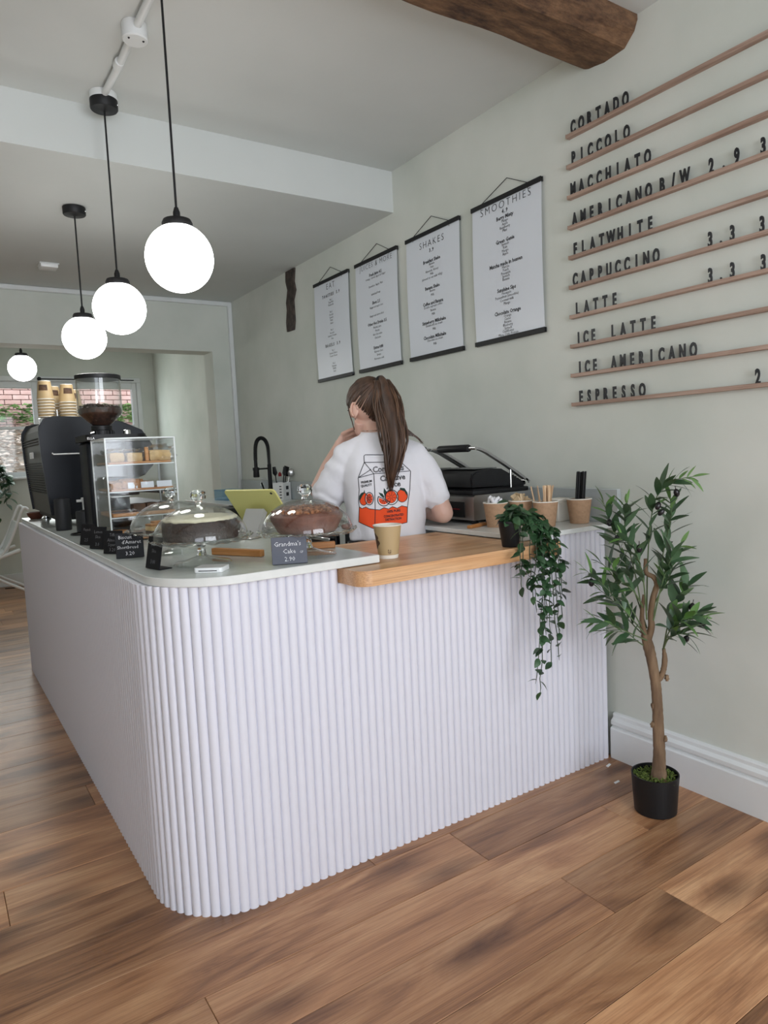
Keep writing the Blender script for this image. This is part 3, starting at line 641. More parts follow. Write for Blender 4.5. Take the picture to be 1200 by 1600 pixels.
b = NB(); pr = [(0, 0.0582), (0.100, 0.0582), (0.107, 0.059), (0.108, 0.062), (0.102, 0.067), (0.085, 0.0695), (0, 0.0685)]
lathe(b, pr, 72, mod=lambda r, z, a: (r+0.003*noise.noise(Vector((math.cos(a)*6, math.sin(a)*6, 3))), z+(0.004*noise.noise(Vector((math.cos(a)*7, math.sin(a)*7, 1)))-0.001*(z < .061) if r > .1 else 0.0015*noise.noise(Vector((a, r*40, 0)))))); obj('icing', b, M['cream'], t)
t = thing('crumble_cake', 'tall cocoa cake with crumble topping under a glass dome', 'cake', (C_[0], C_[1], ZP), 0.4)
b = NB(); pr = [(0, 0.0002), (0.084, 0.0002), (0.091, 0.006), (0.108, 0.042), (0.109, 0.052), (0.100, 0.062), (0.06, 0.070), (0, 0.071)]
lathe(b, pr, 80, mod=lambda r, z, a: (r*(1+0.006*math.cos(14*a))+(0.0025*noise.noise(Vector((math.cos(a)*8, math.sin(a)*8, z*60))) if r > .08 else 0), z)); obj('cake_body', b, M['cocoa'], t)
b = NB(); r_ = random.Random(11)
for i in range(330):
    rr = 0.098*math.sqrt(r_.random()); a = r_.uniform(0, 2*PI); s = r_.uniform(0.0035, 0.0095)
    zt = 0.0705 if rr < .06 else 0.070-(rr-.06)*0.2
    bb = bmesh.new(); bmesh.ops.create_icosphere(bb, subdivisions=1, radius=s)
    for v in bb.verts: v.co *= r_.uniform(.7, 1.25)
    join(b, bb, Matrix.Translation((rr*math.cos(a), rr*math.sin(a), zt+s*0.3)))
o = obj('crumble', b, M['crumb'], t, smooth=0); o['kind'] = 'stuff'
b = NB(); ball(b, (0, 0, 0.009), (0.016, 0.012, 0.009), 12, 8, wob=0.4, seed=3)
tag(obj('cake_crumb', b, M['cocoa'], None, (C_[0]+0.104, C_[1]-0.058, ZP)), 'loose lump of cocoa cake beside the crumble cake', 'cake piece')
def layered_slice(x, y, rz, label):
    t = thing('layered_slice', label, 'cake slice', (x, y, ZP), rz, 'layered slices under the rear dome')
    for nm, z0, z1, m in (('biscuit_base', 0.0003, 0.012, M['bake_dark']), ('filling', 0.0122, 0.027, M['bake_gold']), ('topping', 0.0272, 0.034, M['bake_brown'])):
        b = NB(); box(b, -0.024, 0.024, -0.02, 0.02, z0, z1, 0.002); obj(nm, b, m, t)
layered_slice(B_[0]-0.070, B_[1]-0.045, 0.3, 'layered slice with pale filling at the window side of the rear stand')
layered_slice(B_[0]+0.000, B_[1]-0.050, -0.2, 'layered slice with pale filling in the middle of the rear stand')
layered_slice(B_[0]-0.030, B_[1]+0.045, 0.1, 'layered slice with pale filling at the back of the rear stand')

# ------------------------------------------------------------------ price signs, card reader, wooden bars
def sign(x, y, rz, wd, ht, lines, label, m, ck, sizes, tilt=0.22):
    """slate plate leaning back on an angled foot; local +y is behind, faces local -y"""
    t = thing('price_sign', label, 'sign', (x, y, ZT), rz, 'slate price signs')
    mx = Matrix.Rotation(-tilt, 4, 'X')
    b = NB(); box(b, -wd/2, wd/2, -0.0015, 0.0015, 0.001, ht, 0.0008, 1, mx); pl = obj('plate', b, m, t)
    b = NB(); box(b, -wd/2+0.003, wd/2-0.003, 0.0018, 0.042, 0, 0.0022, 0.0008); obj('foot', b, m, t)
    b = NB(); f = lambda u, v, d: tuple(mx @ Vector((u, -0.0019, v)))
    for (s, sz, u, v) in lines: put_text(b, s, sz, u, v, f, 'C', bold=-0.0001, xs=0.95, res=1)
    o = obj('chalk_writing', b, ck, pl, smooth=0); o['kind'] = 'stuff'
sign(0.843, 1.778, -0.39, 0.100, 0.078, [("Grandma's", 0.0185, -0.004, 0.052), ('Cake', 0.0185, 0.0, 0.031), ('GF', 0.009, 0.034, 0.030), ('2.90', 0.0185, 0.0, 0.009)], "grey slate sign chalked Grandma's Cake 2.90", M['slate_blue'], M['chalk'], 0, 0.12)
sign(0.533, 2.315, -0.30, 0.086, 0.082, [('Biscuit', 0.0165, -0.012, 0.063), ("d'Amaret", 0.0165, 0.006, 0.047), ('Shortbread', 0.0150, -0.006, 0.031), ('3.20', 0.0175, 0.0, 0.010)], 'black slate sign chalked Biscuit Shortbread 3.20, facing the shop', M['slate'], M['chalk'], 0, 0.10)
sign(0.522, 2.015, -1.36, 0.082, 0.094, [('Biscoff', 0.015, 0, 0.066), ('Slice', 0.015, 0, 0.048), ('3.00', 0.017, 0, 0.016)], 'black slate sign turned edge-on, nearest the rounded counter corner', M['slate'], M['chalk_dim'], 0, 0.20)
sign(0.512, 2.475, -0.98, 0.080, 0.080, [('Tiffin', 0.016, 0, 0.060), ('Almond', 0.016, 0, 0.042), ('Square', 0.015, 0, 0.027), ('3.20', 0.017, 0, 0.009)], 'black slate sign with three chalked words, next behind the shortbread sign', M['slate'], M['chalk_dim'], 0, 0.16)
sign(0.500, 2.665, -1.05, 0.078, 0.082, [('Lemon', 0.016, 0, 0.058), ('Slice', 0.016, 0, 0.040), ('3.0', 0.018, 0, 0.012)], 'black slate sign second from the coffee grinder', M['slate'], M['chalk_dim'], 0, 0.20)
sign(0.493, 2.835, -1.12, 0.074, 0.082, [('Flapjack', 0.014, 0, 0.056), ('2.5', 0.018, 0, 0.015)], 'black slate sign deepest in the row, beside the dark canisters', M['slate'], M['chalk_dim'], 0, 0.20)
t = thing('card_reader', 'small flat white card reader at the counter corner', 'card reader', (0.640, 1.851, ZT), math.radians(50))
b = NB(); prism(b, rounded(-0.033, 0.033, -0.040, 0.040, (0.008,)*4), 0.0, 0.013); obj('body', b, M['white'], t)
b = NB(); box(b, -0.0337, -0.0325, -0.026, 0.026, 0.004, 0.0062); obj('card_slot', b, M['black'], t)
def bar(p, q, z0, h, wd, label):
    t = Vector(q)-Vector(p); L = t.length
    b = NB(); box(b, 0, L, -wd/2, wd/2, 0, h, 0.002)
    o = obj('wooden_bar', b, M['bar_wood'], None, (p[0], p[1], z0), (0, 0, math.atan2(t.y, t.x))); tag(o, label, 'wooden bar', 'wooden bars on the counter')
bar((0.757, 2.165), (0.850, 1.985), ZT, 0.021, 0.02, 'light wooden bar lying behind the chocolate cake stand')
bar((0.915, 2.065), (1.103, 1.978), ZT, 0.021, 0.02, 'light wooden bar lying behind the crumble cake stand')
bar((1.735, 2.045), (1.853, 2.085), 0.9364, 0.012, 0.02, 'light wooden bar under the panini grill, beside the sugar cup')

# ------------------------------------------------------------------ acrylic display case with bakes
cx0, cx1, cy0, cy1, cz0, cz1 = 0.583, 0.848, 2.80, 3.05, ZT, 1.345
t = thing('display_case', 'clear acrylic cake display case with three shelves', 'display case', (0, 0, 0))
e = 0.004
for nm, a in (('front_panel', (cx0, cx1, cy0, cy0+e, cz0, cz1)), ('rear_panel', (cx0, cx1, cy1-e, cy1, cz0, cz1)), ('side_panel', (cx0, cx0+e, cy0+e, cy1-e, cz0, cz1)), ('side_panel', (cx1-e, cx1, cy0+e, cy1-e, cz0, cz1)), ('top_panel', (cx0+e, cx1-e, cy0+e, cy1-e, cz1-e, cz1)), ('bottom_panel', (cx0+e, cx1-e, cy0+e, cy1-e, cz0, cz0+e))):
    b = NB(); box(b, *a); obj(nm, b, M['acrylic'], t, smooth=0)
SH = (1.040, 1.140, 1.245)
for z in SH:
    b = NB(); box(b, cx0+e, cx1-e, cy0+e, cy1-e, z-0.004, z); sh = obj('shelf', b, M['acrylic'], t, smooth=0)
    b = NB(); box(b, cx0+e, cx1-e, cy0+e, cy0+e+0.002, z-0.004, z+0.0002); obj('shelf_edge', b, M['acrylic_edge'], sh, smooth=0)
for (x, y) in ((cx0, cy0), (cx1, cy0), (cx0, cy1), (cx1, cy1)):
    b = NB(); box(b, x-0.003, x+0.003, y-0.003, y+0.003, cz0, cz1+0.002, 0.001); obj('corner_edge', b, M['acrylic_edge'], t)
for p, q in (((cx0, cy0), (cx1, cy0)), ((cx0, cy0), (cx0, cy1)), ((cx1, cy0), (cx1, cy1)), ((cx0, cy1), (cx1, cy1))):
    b = NB(); box(b, min(p[0], q[0])-0.002, max(p[0], q[0])+0.002, min(p[1], q[1])-0.002, max(p[1], q[1])+0.002, cz1-0.003, cz1+0.003, 0.001); obj('top_edge', b, M['acrylic_edge'], t)
FL = {'bottom': cz0+e+0.0005, 'second': SH[0]+0.0005, 'third': SH[1]+0.0005, 'top': SH[2]+0.0005}
def board(shelf, h, label):
    b = NB(); box(b, cx0+0.012, cx1-0.012, cy0+0.012, cy1-0.012, FL[shelf], FL[shelf]+h, 0.002)
    tag(obj('serving_board', b, M['bar_wood'], None), label, 'board', 'boards inside the display case'); return FL[shelf]+h+0.0005
def bake(name, m, x, y, z, dims, label, group, rz=0, wob=0.25, seed=0, cat='bake'):
    b = NB(); bb = bmesh.new(); bmesh.ops.create_cube(bb, size=1); bmesh.ops.subdivide_edges(bb, edges=bb.edges[:], cuts=4, use_grid_fill=True)
    for v in bb.verts:
        c = v.co.copy(); n = c.length; c = c.lerp(c.normalized()*0.62, 0.32)
        k = wob*0.16*noise.noise(c*6+Vector((seed*3.1, seed, 0))); c += c.normalized()*k
        v.co = Vector((c.x*dims[0], c.y*dims[1], max(c.z, -0.44)*dims[2]))
    z0 = min(v.co.z for v in bb.verts)
    join(b, bb, Matrix.Translation((0, 0, -z0)))
    return tag(obj(name, b, m, None, (x, y, z), (0, 0, rz), smooth=50), label, cat, group)
z = board('bottom', 0.010, 'light wooden board on the floor of the display case')
for i, (x, y, m) in enumerate(((0.625, 2.85, 'bake_brown'), (0.690, 2.845, 'cocoa'), (0.755, 2.85, 'bake_brown'), (0.815, 2.86, 'cocoa'))):
    bake('flapjack', M[m], x, y, z, (0.056, 0.06, 0.032), 'brown flapjack on the bottom board, %s from the grinder side' % ORD[i], 'flapjacks on the bottom shelf', seed=i)
z = board('second', 0.014, 'light wooden board on the lowest shelf under the brownies')
for i, (x, y) in enumerate(((0.70, 2.85), (0.755, 2.862), (0.81, 2.85))):
    bake('brownie', M['bake_dark'], x, y, z, (0.048, 0.06, 0.034), 'dark brownie on the lowest shelf, %s from the clear tub' % ORD[i], 'brownies on the lowest shelf', seed=i+9)
t2 = thing('clear_tub', 'clear plastic tub with lid on the lowest shelf of the case', 'tub', (0.632, 2.872, z))
b = NB(); box(b, -0.034, 0.034, -0.05, 0.05, 0, 0.062, 0.004); obj('tub', b, M['film'], t2)
b = NB(); box(b, -0.036, 0.036, -0.052, 0.052, 0.0622, 0.068, 0.002); obj('lid', b, M['acrylic_edge'], t2)
z = board('third', 0.008, 'light wooden board on the middle shelf under the cookies')
for i in range(7):
    x = 0.618+0.036*(i % 4)+(0.018 if i > 3 else 0); y = 2.845+(0.055 if i > 3 else 0)+0.006*(i % 2)
    bake('oat_cookie', M['bake_brown'], x, y, z, (0.042, 0.055, 0.026+0.006*(i % 3)), 'rough orange brown oat cookie in the %s row, %s from the grinder side' % ('back' if i > 3 else 'front', ORD[i % 4]), 'oat cookies on the middle shelf', seed=i+20, wob=1.2, rz=0.3*i)
b = NB(); box(b, -0.04, 0.04, -0.05, 0.05, 0, 0.045, 0.006, 2); tag(obj('dark_cake_box', b, M['char'], None, (0.655, 2.985, z)), 'dark box at the back of the middle shelf', 'box')
for i, (x, wd) in enumerate(((0.678, 0.036), (0.735, 0.05), (0.802, 0.06))):
    b = NB(); box(b, -wd/2, wd/2, -0.0006, 0.0006, 0, 0.024, 0, 1, Matrix.Rotation(-0.15, 4, 'X')); tag(obj('paper_label', b, M['paper'], None, (x, 2.815, z)), 'small white paper label propped on the middle shelf, %s from the grinder side' % ORD[i], 'label', 'paper labels in the display case')
z = board('top', 0.008, 'light wooden board on the top shelf under wrapped slices')
for i, (x, y, d) in enumerate(((0.630, 2.855, (0.055, 0.07, 0.038)), (0.695, 2.85, (0.06, 0.07, 0.036)), (0.795, 2.855, (0.085, 0.08, 0.044)))):
    lab = ('small golden slice on the top shelf, nearest the grinder', 'golden slice in the middle of the top shelf', 'large golden slice at the plain end of the top shelf')[i]
    o = bake('golden_slice', M['bake_gold'], x, y, z, d, lab, 'wrapped golden slices on the top shelf', seed=i+40, wob=0.5)
    o2 = bake('film_wrap', M['film'], 0, 0, 0, (d[0]*1.10, d[1]*1.1, d[2]*1.35), '', None, seed=i+50, wob=2.6)
    for kk in ('label', 'category'): del o2[kk]
    o2.parent = o; o2.location = (0, 0, 0)
b = NB(); box(b, -0.007, 0.007, -0.007, 0.007, 0, 0.055, 0.002); tag(obj('syrup_bottle', b, M['bar_wood'], None, (0.744, 2.83, z)), 'narrow amber stick shaped bake between the top shelf slices', 'bake')

# ------------------------------------------------------------------ coffee grinder
t = thing('coffee_grinder', 'black coffee grinder with clear bean hopper behind the display case', 'grinder', (0.665, 3.23, ZT))
b = NB(); box(b, -0.085, 0.12, -0.11, 0.16, 0, 0.026, 0.006, 2); obj('base', b, M['black'], t)
b = NB(); box(b, -0.075, 0.09, -0.04, 0.15, 0.0262, 0.405, 0.016, 3); obj('body', b, M['black_panel'], t)
b = NB(); prism(b, rounded(-0.088, 0.165, -0.125, 0.165, (0.03, 0.05, 0.03, 0.03)), 0.4055, 0.432); obj('top_plate', b, M['black'], t)
b = NB(); lathe(b, [(0, 0.4322), (0.05, 0.4322), (0.05, 0.452), (0.043, 0.455), (0.043, 0.472), (0, 0.4722)], 28); obj('collar', b, M['black'], t)
b = NB()
for k in range(20): a = 2*PI*k/20; cyl(b, (0.0505*math.cos(a), 0.0505*math.sin(a), 0.434), (0.0505*math.cos(a), 0.0505*math.sin(a), 0.45), 0.0022, n=5)
o = obj('grip_ribs', b, M['char'], t); o['kind'] = 'stuff'
b = NB(); lathe(b, [(0, 0.4325), (0.016, 0.4325), (0.016, 0.450), (0.012, 0.4535), (0, 0.454)], 18, (0.098, -0.03, 0)); obj('grind_knob', b, M['chrome'], t)
b = NB(); cyl(b, (-0.058, -0.05, 0.44), (-0.042, -0.05, 0.444), 0.007, n=10); obj('catch', b, M['chrome'], t)
b = NB(); lathe(b, [(0.036, 0.473), (0.04, 0.478), (0.088, 0.520), (0.092, 0.530), (0.092, 0.672), (0.0895, 0.672), (0.0895, 0.531), (0.086, 0.522), (0.0385, 0.481), (0.034, 0.473)], 40); obj('hopper', b, M['glass'], t)
b = NB(); lathe(b, [(0, 0.476), (0.034, 0.476), (0.084, 0.5225), (0.088, 0.532), (0.088, 0.548), (0, 0.556)], 32); bb = obj('bean_fill', b, M['beans'], t)
b = NB(); r_ = random.Random(4)
for i in range(260):
    rr = 0.083*math.sqrt(r_.random()); a = r_.uniform(0, 2*PI); bx = bmesh.new(); bmesh.ops.create_icosphere(bx, subdivisions=1, radius=1)
    q = Matrix.Translation((rr*math.cos(a), rr*math.sin(a), 0.553+r_.uniform(0, .008)+0.004*math.sin(a*2))) @ Matrix.Rotation(r_.uniform(0, 6), 4, 'Z') @ Matrix.Rotation(r_.uniform(-.6, .6), 4, 'X') @ Matrix.Diagonal((0.0065, 0.0045, 0.0035, 1)); join(b, bx, q)
o = obj('coffee_beans', b, M['beans'], t); o['kind'] = 'stuff'
b = NB(); lathe(b, [(0, 0.6725), (0.094, 0.6725), (0.095, 0.676), (0.094, 0.690), (0.086, 0.693), (0, 0.693)], 40); obj('lid', b, M['black'], t)
b = NB(); f = lambda u, v, d: (u, -0.1256, v); put_text(b, 'ELLA', 0.013, -0.086, 0.4115, f, bold=0.0003, spacing=1.1, res=1); obj('lettering', b, M['white'], t, smooth=0)['kind'] = 'stuff'
b = NB(); tube(b, [(-0.0, -0.04, 0.36), (-0.0, -0.09, 0.35), (-0.0, -0.10, 0.30)], [0.022, 0.02, 0.014], 12); obj('spout', b, M['black'], t)
for s in (-1, 1):
    b = NB(); tube(b, [(0.03*s, -0.041, 0.24), (0.03*s, -0.12, 0.245)], 0.006, 8); obj('fork', b, M['chrome'], t)

# ------------------------------------------------------------------ espresso machine, its back to the shop
t = thing('espresso_machine', 'large black espresso machine with louvred back and cups on top', 'coffee machine', (0.485, 3.80, ZT))
SP = [(0.028, 0.062), (0.016, 0.20), (0.004, 0.36), (0.0, 0.47), (0.004, 0.505), (0.03, 0.545), (0.075, 0.556), (0.22, 0.552), (0.40, 0.525), (0.50, 0.48), (0.55, 0.40), (0.555, 0.30), (0.50, 0.24), (0.42, 0.22), (0.38, 0.10), (0.37, 0.062)]
ML = 0.74
def sidef(q0): return lambda u, v, q: (u, q0+q, v)
inner = [(0.5*(u-0.27)*1.92+0.27, 0.06+(v-0.06)*0.965) for u, v in SP]
b = NB(); prism(b, inner, 0.026, ML-0.026, sidef(0)); obj('body', b, M['louvre'], t, smooth=20)
for q0 in (0.0, ML-0.024):
    b = NB(); prism(b, SP, 0.0, 0.024, sidef(q0)); bmesh.ops.bevel(b, geom=[e_ for e_ in b.edges if abs(e_.verts[0].co.y-e_.verts[1].co.y) < 1e-6], offset=0.005, segments=2, affect='EDGES'); sp = obj('side_panel', b, M['black_panel'], t, smooth=35)
    if q0 == 0.0:
        b = NB(); tube(b, [(0.055, -0.001, 0.372), (0.06, -0.006, 0.366), (0.20, -0.008, 0.366), (0.255, -0.006, 0.368), (0.26, -0.001, 0.376)], 0.0034, 8); obj('white_trim', b, M['white'], sp)
def xback(z):
    a = [(0.028, 0.062), (0.016, 0.20), (0.004, 0.36), (0.0, 0.47)]
    for (x0, z0), (x1, z1) in zip(a, a[1:]):
        if z0 <= z <= z1: return x0+(x1-x0)*(z-z0)/(z1-z0)
    return 0
zs = [0.452, 0.438, 0.424] + [0.325-0.0128*i for i in range(13)]
for z in zs:
    x = xback(z)+0.010
    b = NB(); prism(b, [(x, z-0.0045), (x-0.007, z-0.0028), (x-0.007, z+0.0012), (x, z+0.0035)], 0.03, ML-0.03, lambda u, v, q: (u, q, v)); obj('louvre_slat', b, M['char'], t, smooth=0)
b = NB(); box(b, -0.0005, 0.006, 0.29, 0.40, 0.352, 0.385, 0.001); bd = obj('badge', b, M['white'], t)
b = NB(); put_text(b, '2S', 0.026, 0.345, 0.359, lambda u, v, d: (-0.0012, 0.69-u, v), 'C', bold=0.0004, res=1); obj('lettering', b, M['char'], bd, smooth=0)['kind'] = 'stuff'
b = NB(); box(b, 0.06, 0.62, 0.04, ML-0.04, 0.03, 0.085, 0.006, 2); obj('drip_tray', b, M['black'], t)
b = NB()
for k in range(14): box(b, 0.40, 0.61, 0.06+0.046*k, 0.075+0.046*k, 0.0855, 0.091)
obj('drip_grate', b, M['steel'], t)['kind'] = 'stuff'
for (x, y) in ((0.09, 0.07), (0.09, ML-0.07), (0.52, 0.07), (0.52, ML-0.07)):
    b = NB(); lathe(b, [(0, 0), (0.026, 0), (0.026, 0.006), (0.016, 0.012), (0.014, 0.030), (0, 0.031)], 18, (x, y, 0)); obj('foot', b, M['chrome'], t)
for y in (0.22, 0.52):
    b = NB(); lathe(b, [(0, 0.16), (0.034, 0.16), (0.036, 0.20), (0.036, 0.232), (0, 0.233)], 24, (0.485, y, 0)); g = obj('group_head', b, M['chrome'], t)
    b = NB(); lathe(b, [(0, 0.128), (0.03, 0.128), (0.034, 0.1595), (0, 0.1595)], 22, (0.485, y, 0)); tube(b, [(0.515, y, 0.148), (0.60, y, 0.142), (0.66, y, 0.135)], [0.008, 0.011, 0.013], 10); obj('portafilter', b, M['black'], g)
b = NB(); tube(b, [(0.10, 0.04, 0.553), (0.10, 0.04, 0.585), (0.10, ML-0.04, 0.585), (0.10, ML-0.04, 0.553)], 0.004, 8); obj('cup_rail', b, M['chrome'], t)
# nested paper cups upside down on the machine
def paper_cup_mesh():
    b = NB(); lathe(b, [(0.040, 0.0), (0.0425, 0.002), (0.040, 0.005), (0.0295, 0.092), (0.0285, 0.095), (0.0, 0.0925), (0, 0.090), (0.0275, 0.090), (0.0375, 0.004)], 28); return b
cupA = mesh_of('paper_cup', paper_cup_mesh(), [M['cup_tan'], M['cup_rim'], M['bake_dark']], 50)
for p in cupA.polygons:
    z = p.center.z; r = math.hypot(p.center.x, p.center.y); a = math.atan2(p.center.y, p.center.x)
    p.material_index = 1 if z < 0.006 or z > 0.0921 or (0.04 < z < 0.08 and r < 0.02) else 0
b = NB(); r0 = lambda z: 0.040-(0.0105)*(z-0.005)/0.087+0.0004
pts = [[(r0(z)*math.cos(a), r0(z)*math.sin(a), z) for z in (0.045, 0.074)] for a in [-2.5+1.3*i/8 for i in range(9)]]
for p, q in zip(pts, pts[1:]): b.faces.new([b.verts.new(x) for x in (p[0], q[0], q[1], p[1])])
band = mesh_of('printed_band', b, M['bake_dark'], 180)
stacks = [(0.545, 3.90, 7, 'at the window end'), (0.600, 4.02, 6, 'second from the window end'), (0.648, 3.905, 6, 'nearest the grinder hopper'), (0.70, 4.03, 5, 'behind the grinder hopper')]
for (x, y, n, w_) in stacks:
    for k in range(n):
        c = link('paper_cup', cupA, None, (x, y, ZT+0.5545+0.0148*k), (0, 0, 0.22*(k % 3-1)+0.1)); tag(c, 'upside-down tan paper cup, %s from the bottom of the stack %s' % (ORD[k], w_), 'cup', 'paper cups stacked on the coffee machine')
        link('printed_band', band, c)

# small things beside the machine
def canister(x, y, r, h, label):
    t = thing('black_canister', label, 'canister', (x, y, ZT))
    b = NB(); lathe(b, [(0, 0), (r*.96, 0), (r, 0.004), (r, h-0.006), (r*.95, h), (0, h)], 28); obj('body', b, M['char'], t)
    b = NB(); lathe(b, [(0, h+0.0002), (r*.5, h+0.0002), (r*.48, h+0.004), (0, h+0.0045)], 20); obj('top', b, M['black'], t)
canister(0.538, 3.62, 0.036, 0.150, 'tall charcoal canister in front of the coffee machine')
canister(0.600, 3.40, 0.042, 0.098, 'shorter wide charcoal canister between tall canister and grinder')
b = NB(); tube(b, [(0.045*math.cos(a)*1.15, 0.05*math.sin(a), 0.004) for a in [2*PI*k/28 for k in range(28)]], 0.0035, 6, closed=True)
tag(obj('cable_loop', b, M['black'], None, (0.568, 3.30, ZT)), 'thin black cable loop lying on the slab before the wide canister', 'cable')
t = thing('steam_tap', 'little pale green tap handle standing by the wide canister', 'tap', (0.628, 3.56, ZT))
b = NB(); cyl(b, (0, 0, 0), (0, 0, 0.13), 0.011, n=14); obj('post', b, M['cab'], t)
b = NB(); tube(b, [(-0.035, 0, 0.137), (0.035, 0, 0.137)], 0.0062, 10); obj('cross_bar', b, M['white'], t)
b = NB(); box(b, -0.014, 0.014, -0.012, 0.012, 0.1305, 0.152, 0.003); obj('hub', b, M['cab'], t)
b = NB(); lathe(b, [(0, 0), (0.03, 0), (0.046, 0.022), (0.05, 0.04), (0.047, 0.04), (0.04, 0.02), (0, 0.006)], 28); tag(obj('brown_bowl', b, M['brown_bowl'], None, (0.535, 4.60, ZT)), 'brown glazed bowl at the far end behind the coffee machine', 'bowl')
t = thing('grass_plant', 'small spiky green plant in a pot past the display case', 'plant', (1.045, 3.62, ZT))
b = NB(); lathe(b, [(0, 0), (0.024, 0), (0.032, 0.045), (0.029, 0.045), (0.024, 0.038), (0, 0.038)], 22); obj('pot', b, M['char'], t)
r_ = random.Random(8)
for k in range(22):
    a = r_.uniform(0, 6.28); l = r_.uniform(.4, 1); b = NB(); tube(b, [(0.008*math.cos(a), 0.008*math.sin(a), 0.0385), (0.02*l*math.cos(a), 0.02*l*math.sin(a), 0.075), (0.042*l*math.cos(a), 0.042*l*math.sin(a), 0.092)], [0.004, 0.0032, 0.0004], 5); obj('leaf', b, M['green'], t)

# ------------------------------------------------------------------ till tablet on its stand
t = thing('till_tablet', 'yellow backed tablet tilted on a silver stand', 'tablet', (1.05, 2.51, ZT), 0.46)
th = math.radians(52); mx = Matrix.Translation((0.030, 0, 0.118)) @ Matrix.Rotation(th, 4, 'Y')
# local: x runs down the slope, y along the long edge, z out of the screen
b = NB(); prism(b, rounded(-0.085, 0.085, -0.125, 0.125, (0.012,)*4), -0.007, 0.0, lambda u, v, q: tuple(mx @ Vector((u, v, q)))); obj('case', b, M['yellow'], t)
b = NB(); prism(b, rounded(-0.081, 0.081, -0.121, 0.121, (0.01,)*4), 0.0002, 0.0025, lambda u, v, q: tuple(mx @ Vector((u, v, q)))); obj('screen', b, M['black'], t)
b = NB(); lathe(b, [(0, -0.0085), (0.005, -0.0085), (0.005, -0.0071), (0, -0.0071)], 14, (0, 0, 0), None, mx @ Matrix.Translation((-0.07, -0.105, 0))); obj('camera_lens', b, M['black'], t)
b = NB(); prism(b, [(-0.055, 0.0), (-0.028, 0.0), (0.024, 0.092), (0.006, 0.108)], -0.045, 0.045, lambda u, v, q: (u, q, v)); obj('neck', b, M['silver'], t)
b = NB(); box(b, -0.085, 0.06, -0.05, 0.05, 0, 0.006, 0.002); obj('base', b, M['steel'], t)
t = thing('receipt_printer', 'black receipt printer beside the tablet stand', 'printer', (1.055, 2.74, ZT))
b = NB(); prism(b, [(-0.06, 0), (0.05, 0), (0.05, 0.075), (0.01, 0.105), (-0.06, 0.105)], -0.07, 0.07, lambda u, v, q: (u, q, v)); obj('body', b, M['black'], t)
b = NB(); box(b, 0.0, 0.046, -0.05, 0.05, 0.106, 0.109, 0, 1, Matrix.Rotation(0, 4, 'X')); obj('paper_slot', b, M['char'], t)

# ------------------------------------------------------------------ take-away cup on the wooden top
t = thing('takeaway_cup', 'tan takeaway paper cup with white base standing on the wooden worktop', 'cup', (1.190, 1.795, 0.917))
rr = lambda z: 0.0305+0.0135*z/0.104
b = NB(); lathe(b, [(0, 0.003), (0.029, 0.003), (rr(0), 0), (rr(.011), 0.011), (rr(.011)-0.001, 0.0115), (0, 0.012)], 40); obj('white_base', b, M['cup_rim'], t)
b = NB(); lathe(b, [(rr(.0115), 0.0115), (rr(.101), 0.101), (rr(.101)-0.0012, 0.101), (rr(.0115)-0.0012, 0.013)], 48); obj('sleeve', b, M['cup_tan'], t)
b = NB(); lathe(b, [(rr(.101), 0.1012), (rr(.104)+0.0016, 0.1022), (rr(.104)+0.0016, 0.1045), (rr(.104)-0.0012, 0.105), (rr(.1)-0.002, 0.100), (0.031, 0.02), (0, 0.0195)], 48); obj('rim', b, M['cup_rim'], t)
b = NB(); az = math.atan2(-1.795, -1.19)
def oncup(da, z): a = az+da; r = rr(z)+0.0003; return (r*math.cos(a), r*math.sin(a), z)
def patch(b, pts):     # (da, z) outline, fan over a fine strip so it follows the curve
    b.faces.new([b.verts.new(oncup(*p)) for p in pts])
for k in range(10):
    z0 = 0.030+0.005*k; w1 = [0.10, 0.16, 0.22, 0.34, 0.40, 0.36, 0.26, 0.32, 0.30, 0.2][k]; w2 = [0.16, 0.22, 0.34, 0.40, 0.36, 0.26, 0.32, 0.30, 0.2, 0.12][k]
    for j in range(4):
        u0, u1 = j/4, (j+1)/4; patch(b, [(-1.35+w1*u0*1.6, z0), (-1.35+w1*u1*1.6, z0), (-1.35+w2*u1*1.6, z0+0.005), (-1.35+w2*u0*1.6, z0+0.005)])
for (a0, a1, z0, z1) in ((-0.02, 0.03, .020, .029), (0.20, 0.25, .020, .029), (-0.02, 0.25, .018, .0205), (-0.02, 0.07, .0275, .0295), (0.09, 0.13, .0225, .0265), (-0.02, 0.25, .0148, .0158)):
    patch(b, [(a0, z0), (a1, z0), (a1, z1), (a0, z1)])
obj('printed_mark', b, M['bake_dark'], t, smooth=0)['kind'] = 'stuff'
# ------------------------------------------------------------------ panini grill
ZB = 0.9365
t = thing('panini_grill', 'double steel panini grill with two ribbed black lids and raised handles', 'grill', (1.835, 2.13, ZB))
GL, GW = 0.60, 0.335
b = NB(); prism(b, [(0, 0.016), (GW, 0.016), (GW, 0.118), (0.012, 0.118), (0, 0.112)], 0, GL, lambda u, v, q: (u, q, v)); obj('base', b, M['steel'], t, smooth=20)
b = NB(); box(b, -0.003, -0.0003, 0.055, GL-0.05, 0.026, 0.090, 0.001); fp = obj('control_panel', b, M['black'], t)
for y in (0.19, 0.43):
    b = NB(); lathe(b, [(0, 0), (0.017, 0), (0.0165, 0.012), (0.012, 0.017), (0, 0.017)], 20, (-0.0032, y, 0.056), None, Matrix.Rotation(-PI/2, 4, 'Y')); obj('knob', b, M['char'], fp)
    b = NB(); box(b, -0.0036, -0.0031, y-0.105, y-0.03, 0.058, 0.0605); obj('red_line', b, M['red'], fp)
b = NB(); box(b, -0.0036, -0.0031, 0.30, 0.345, 0.032, 0.062); obj('rating_label', b, M['paper'], fp)
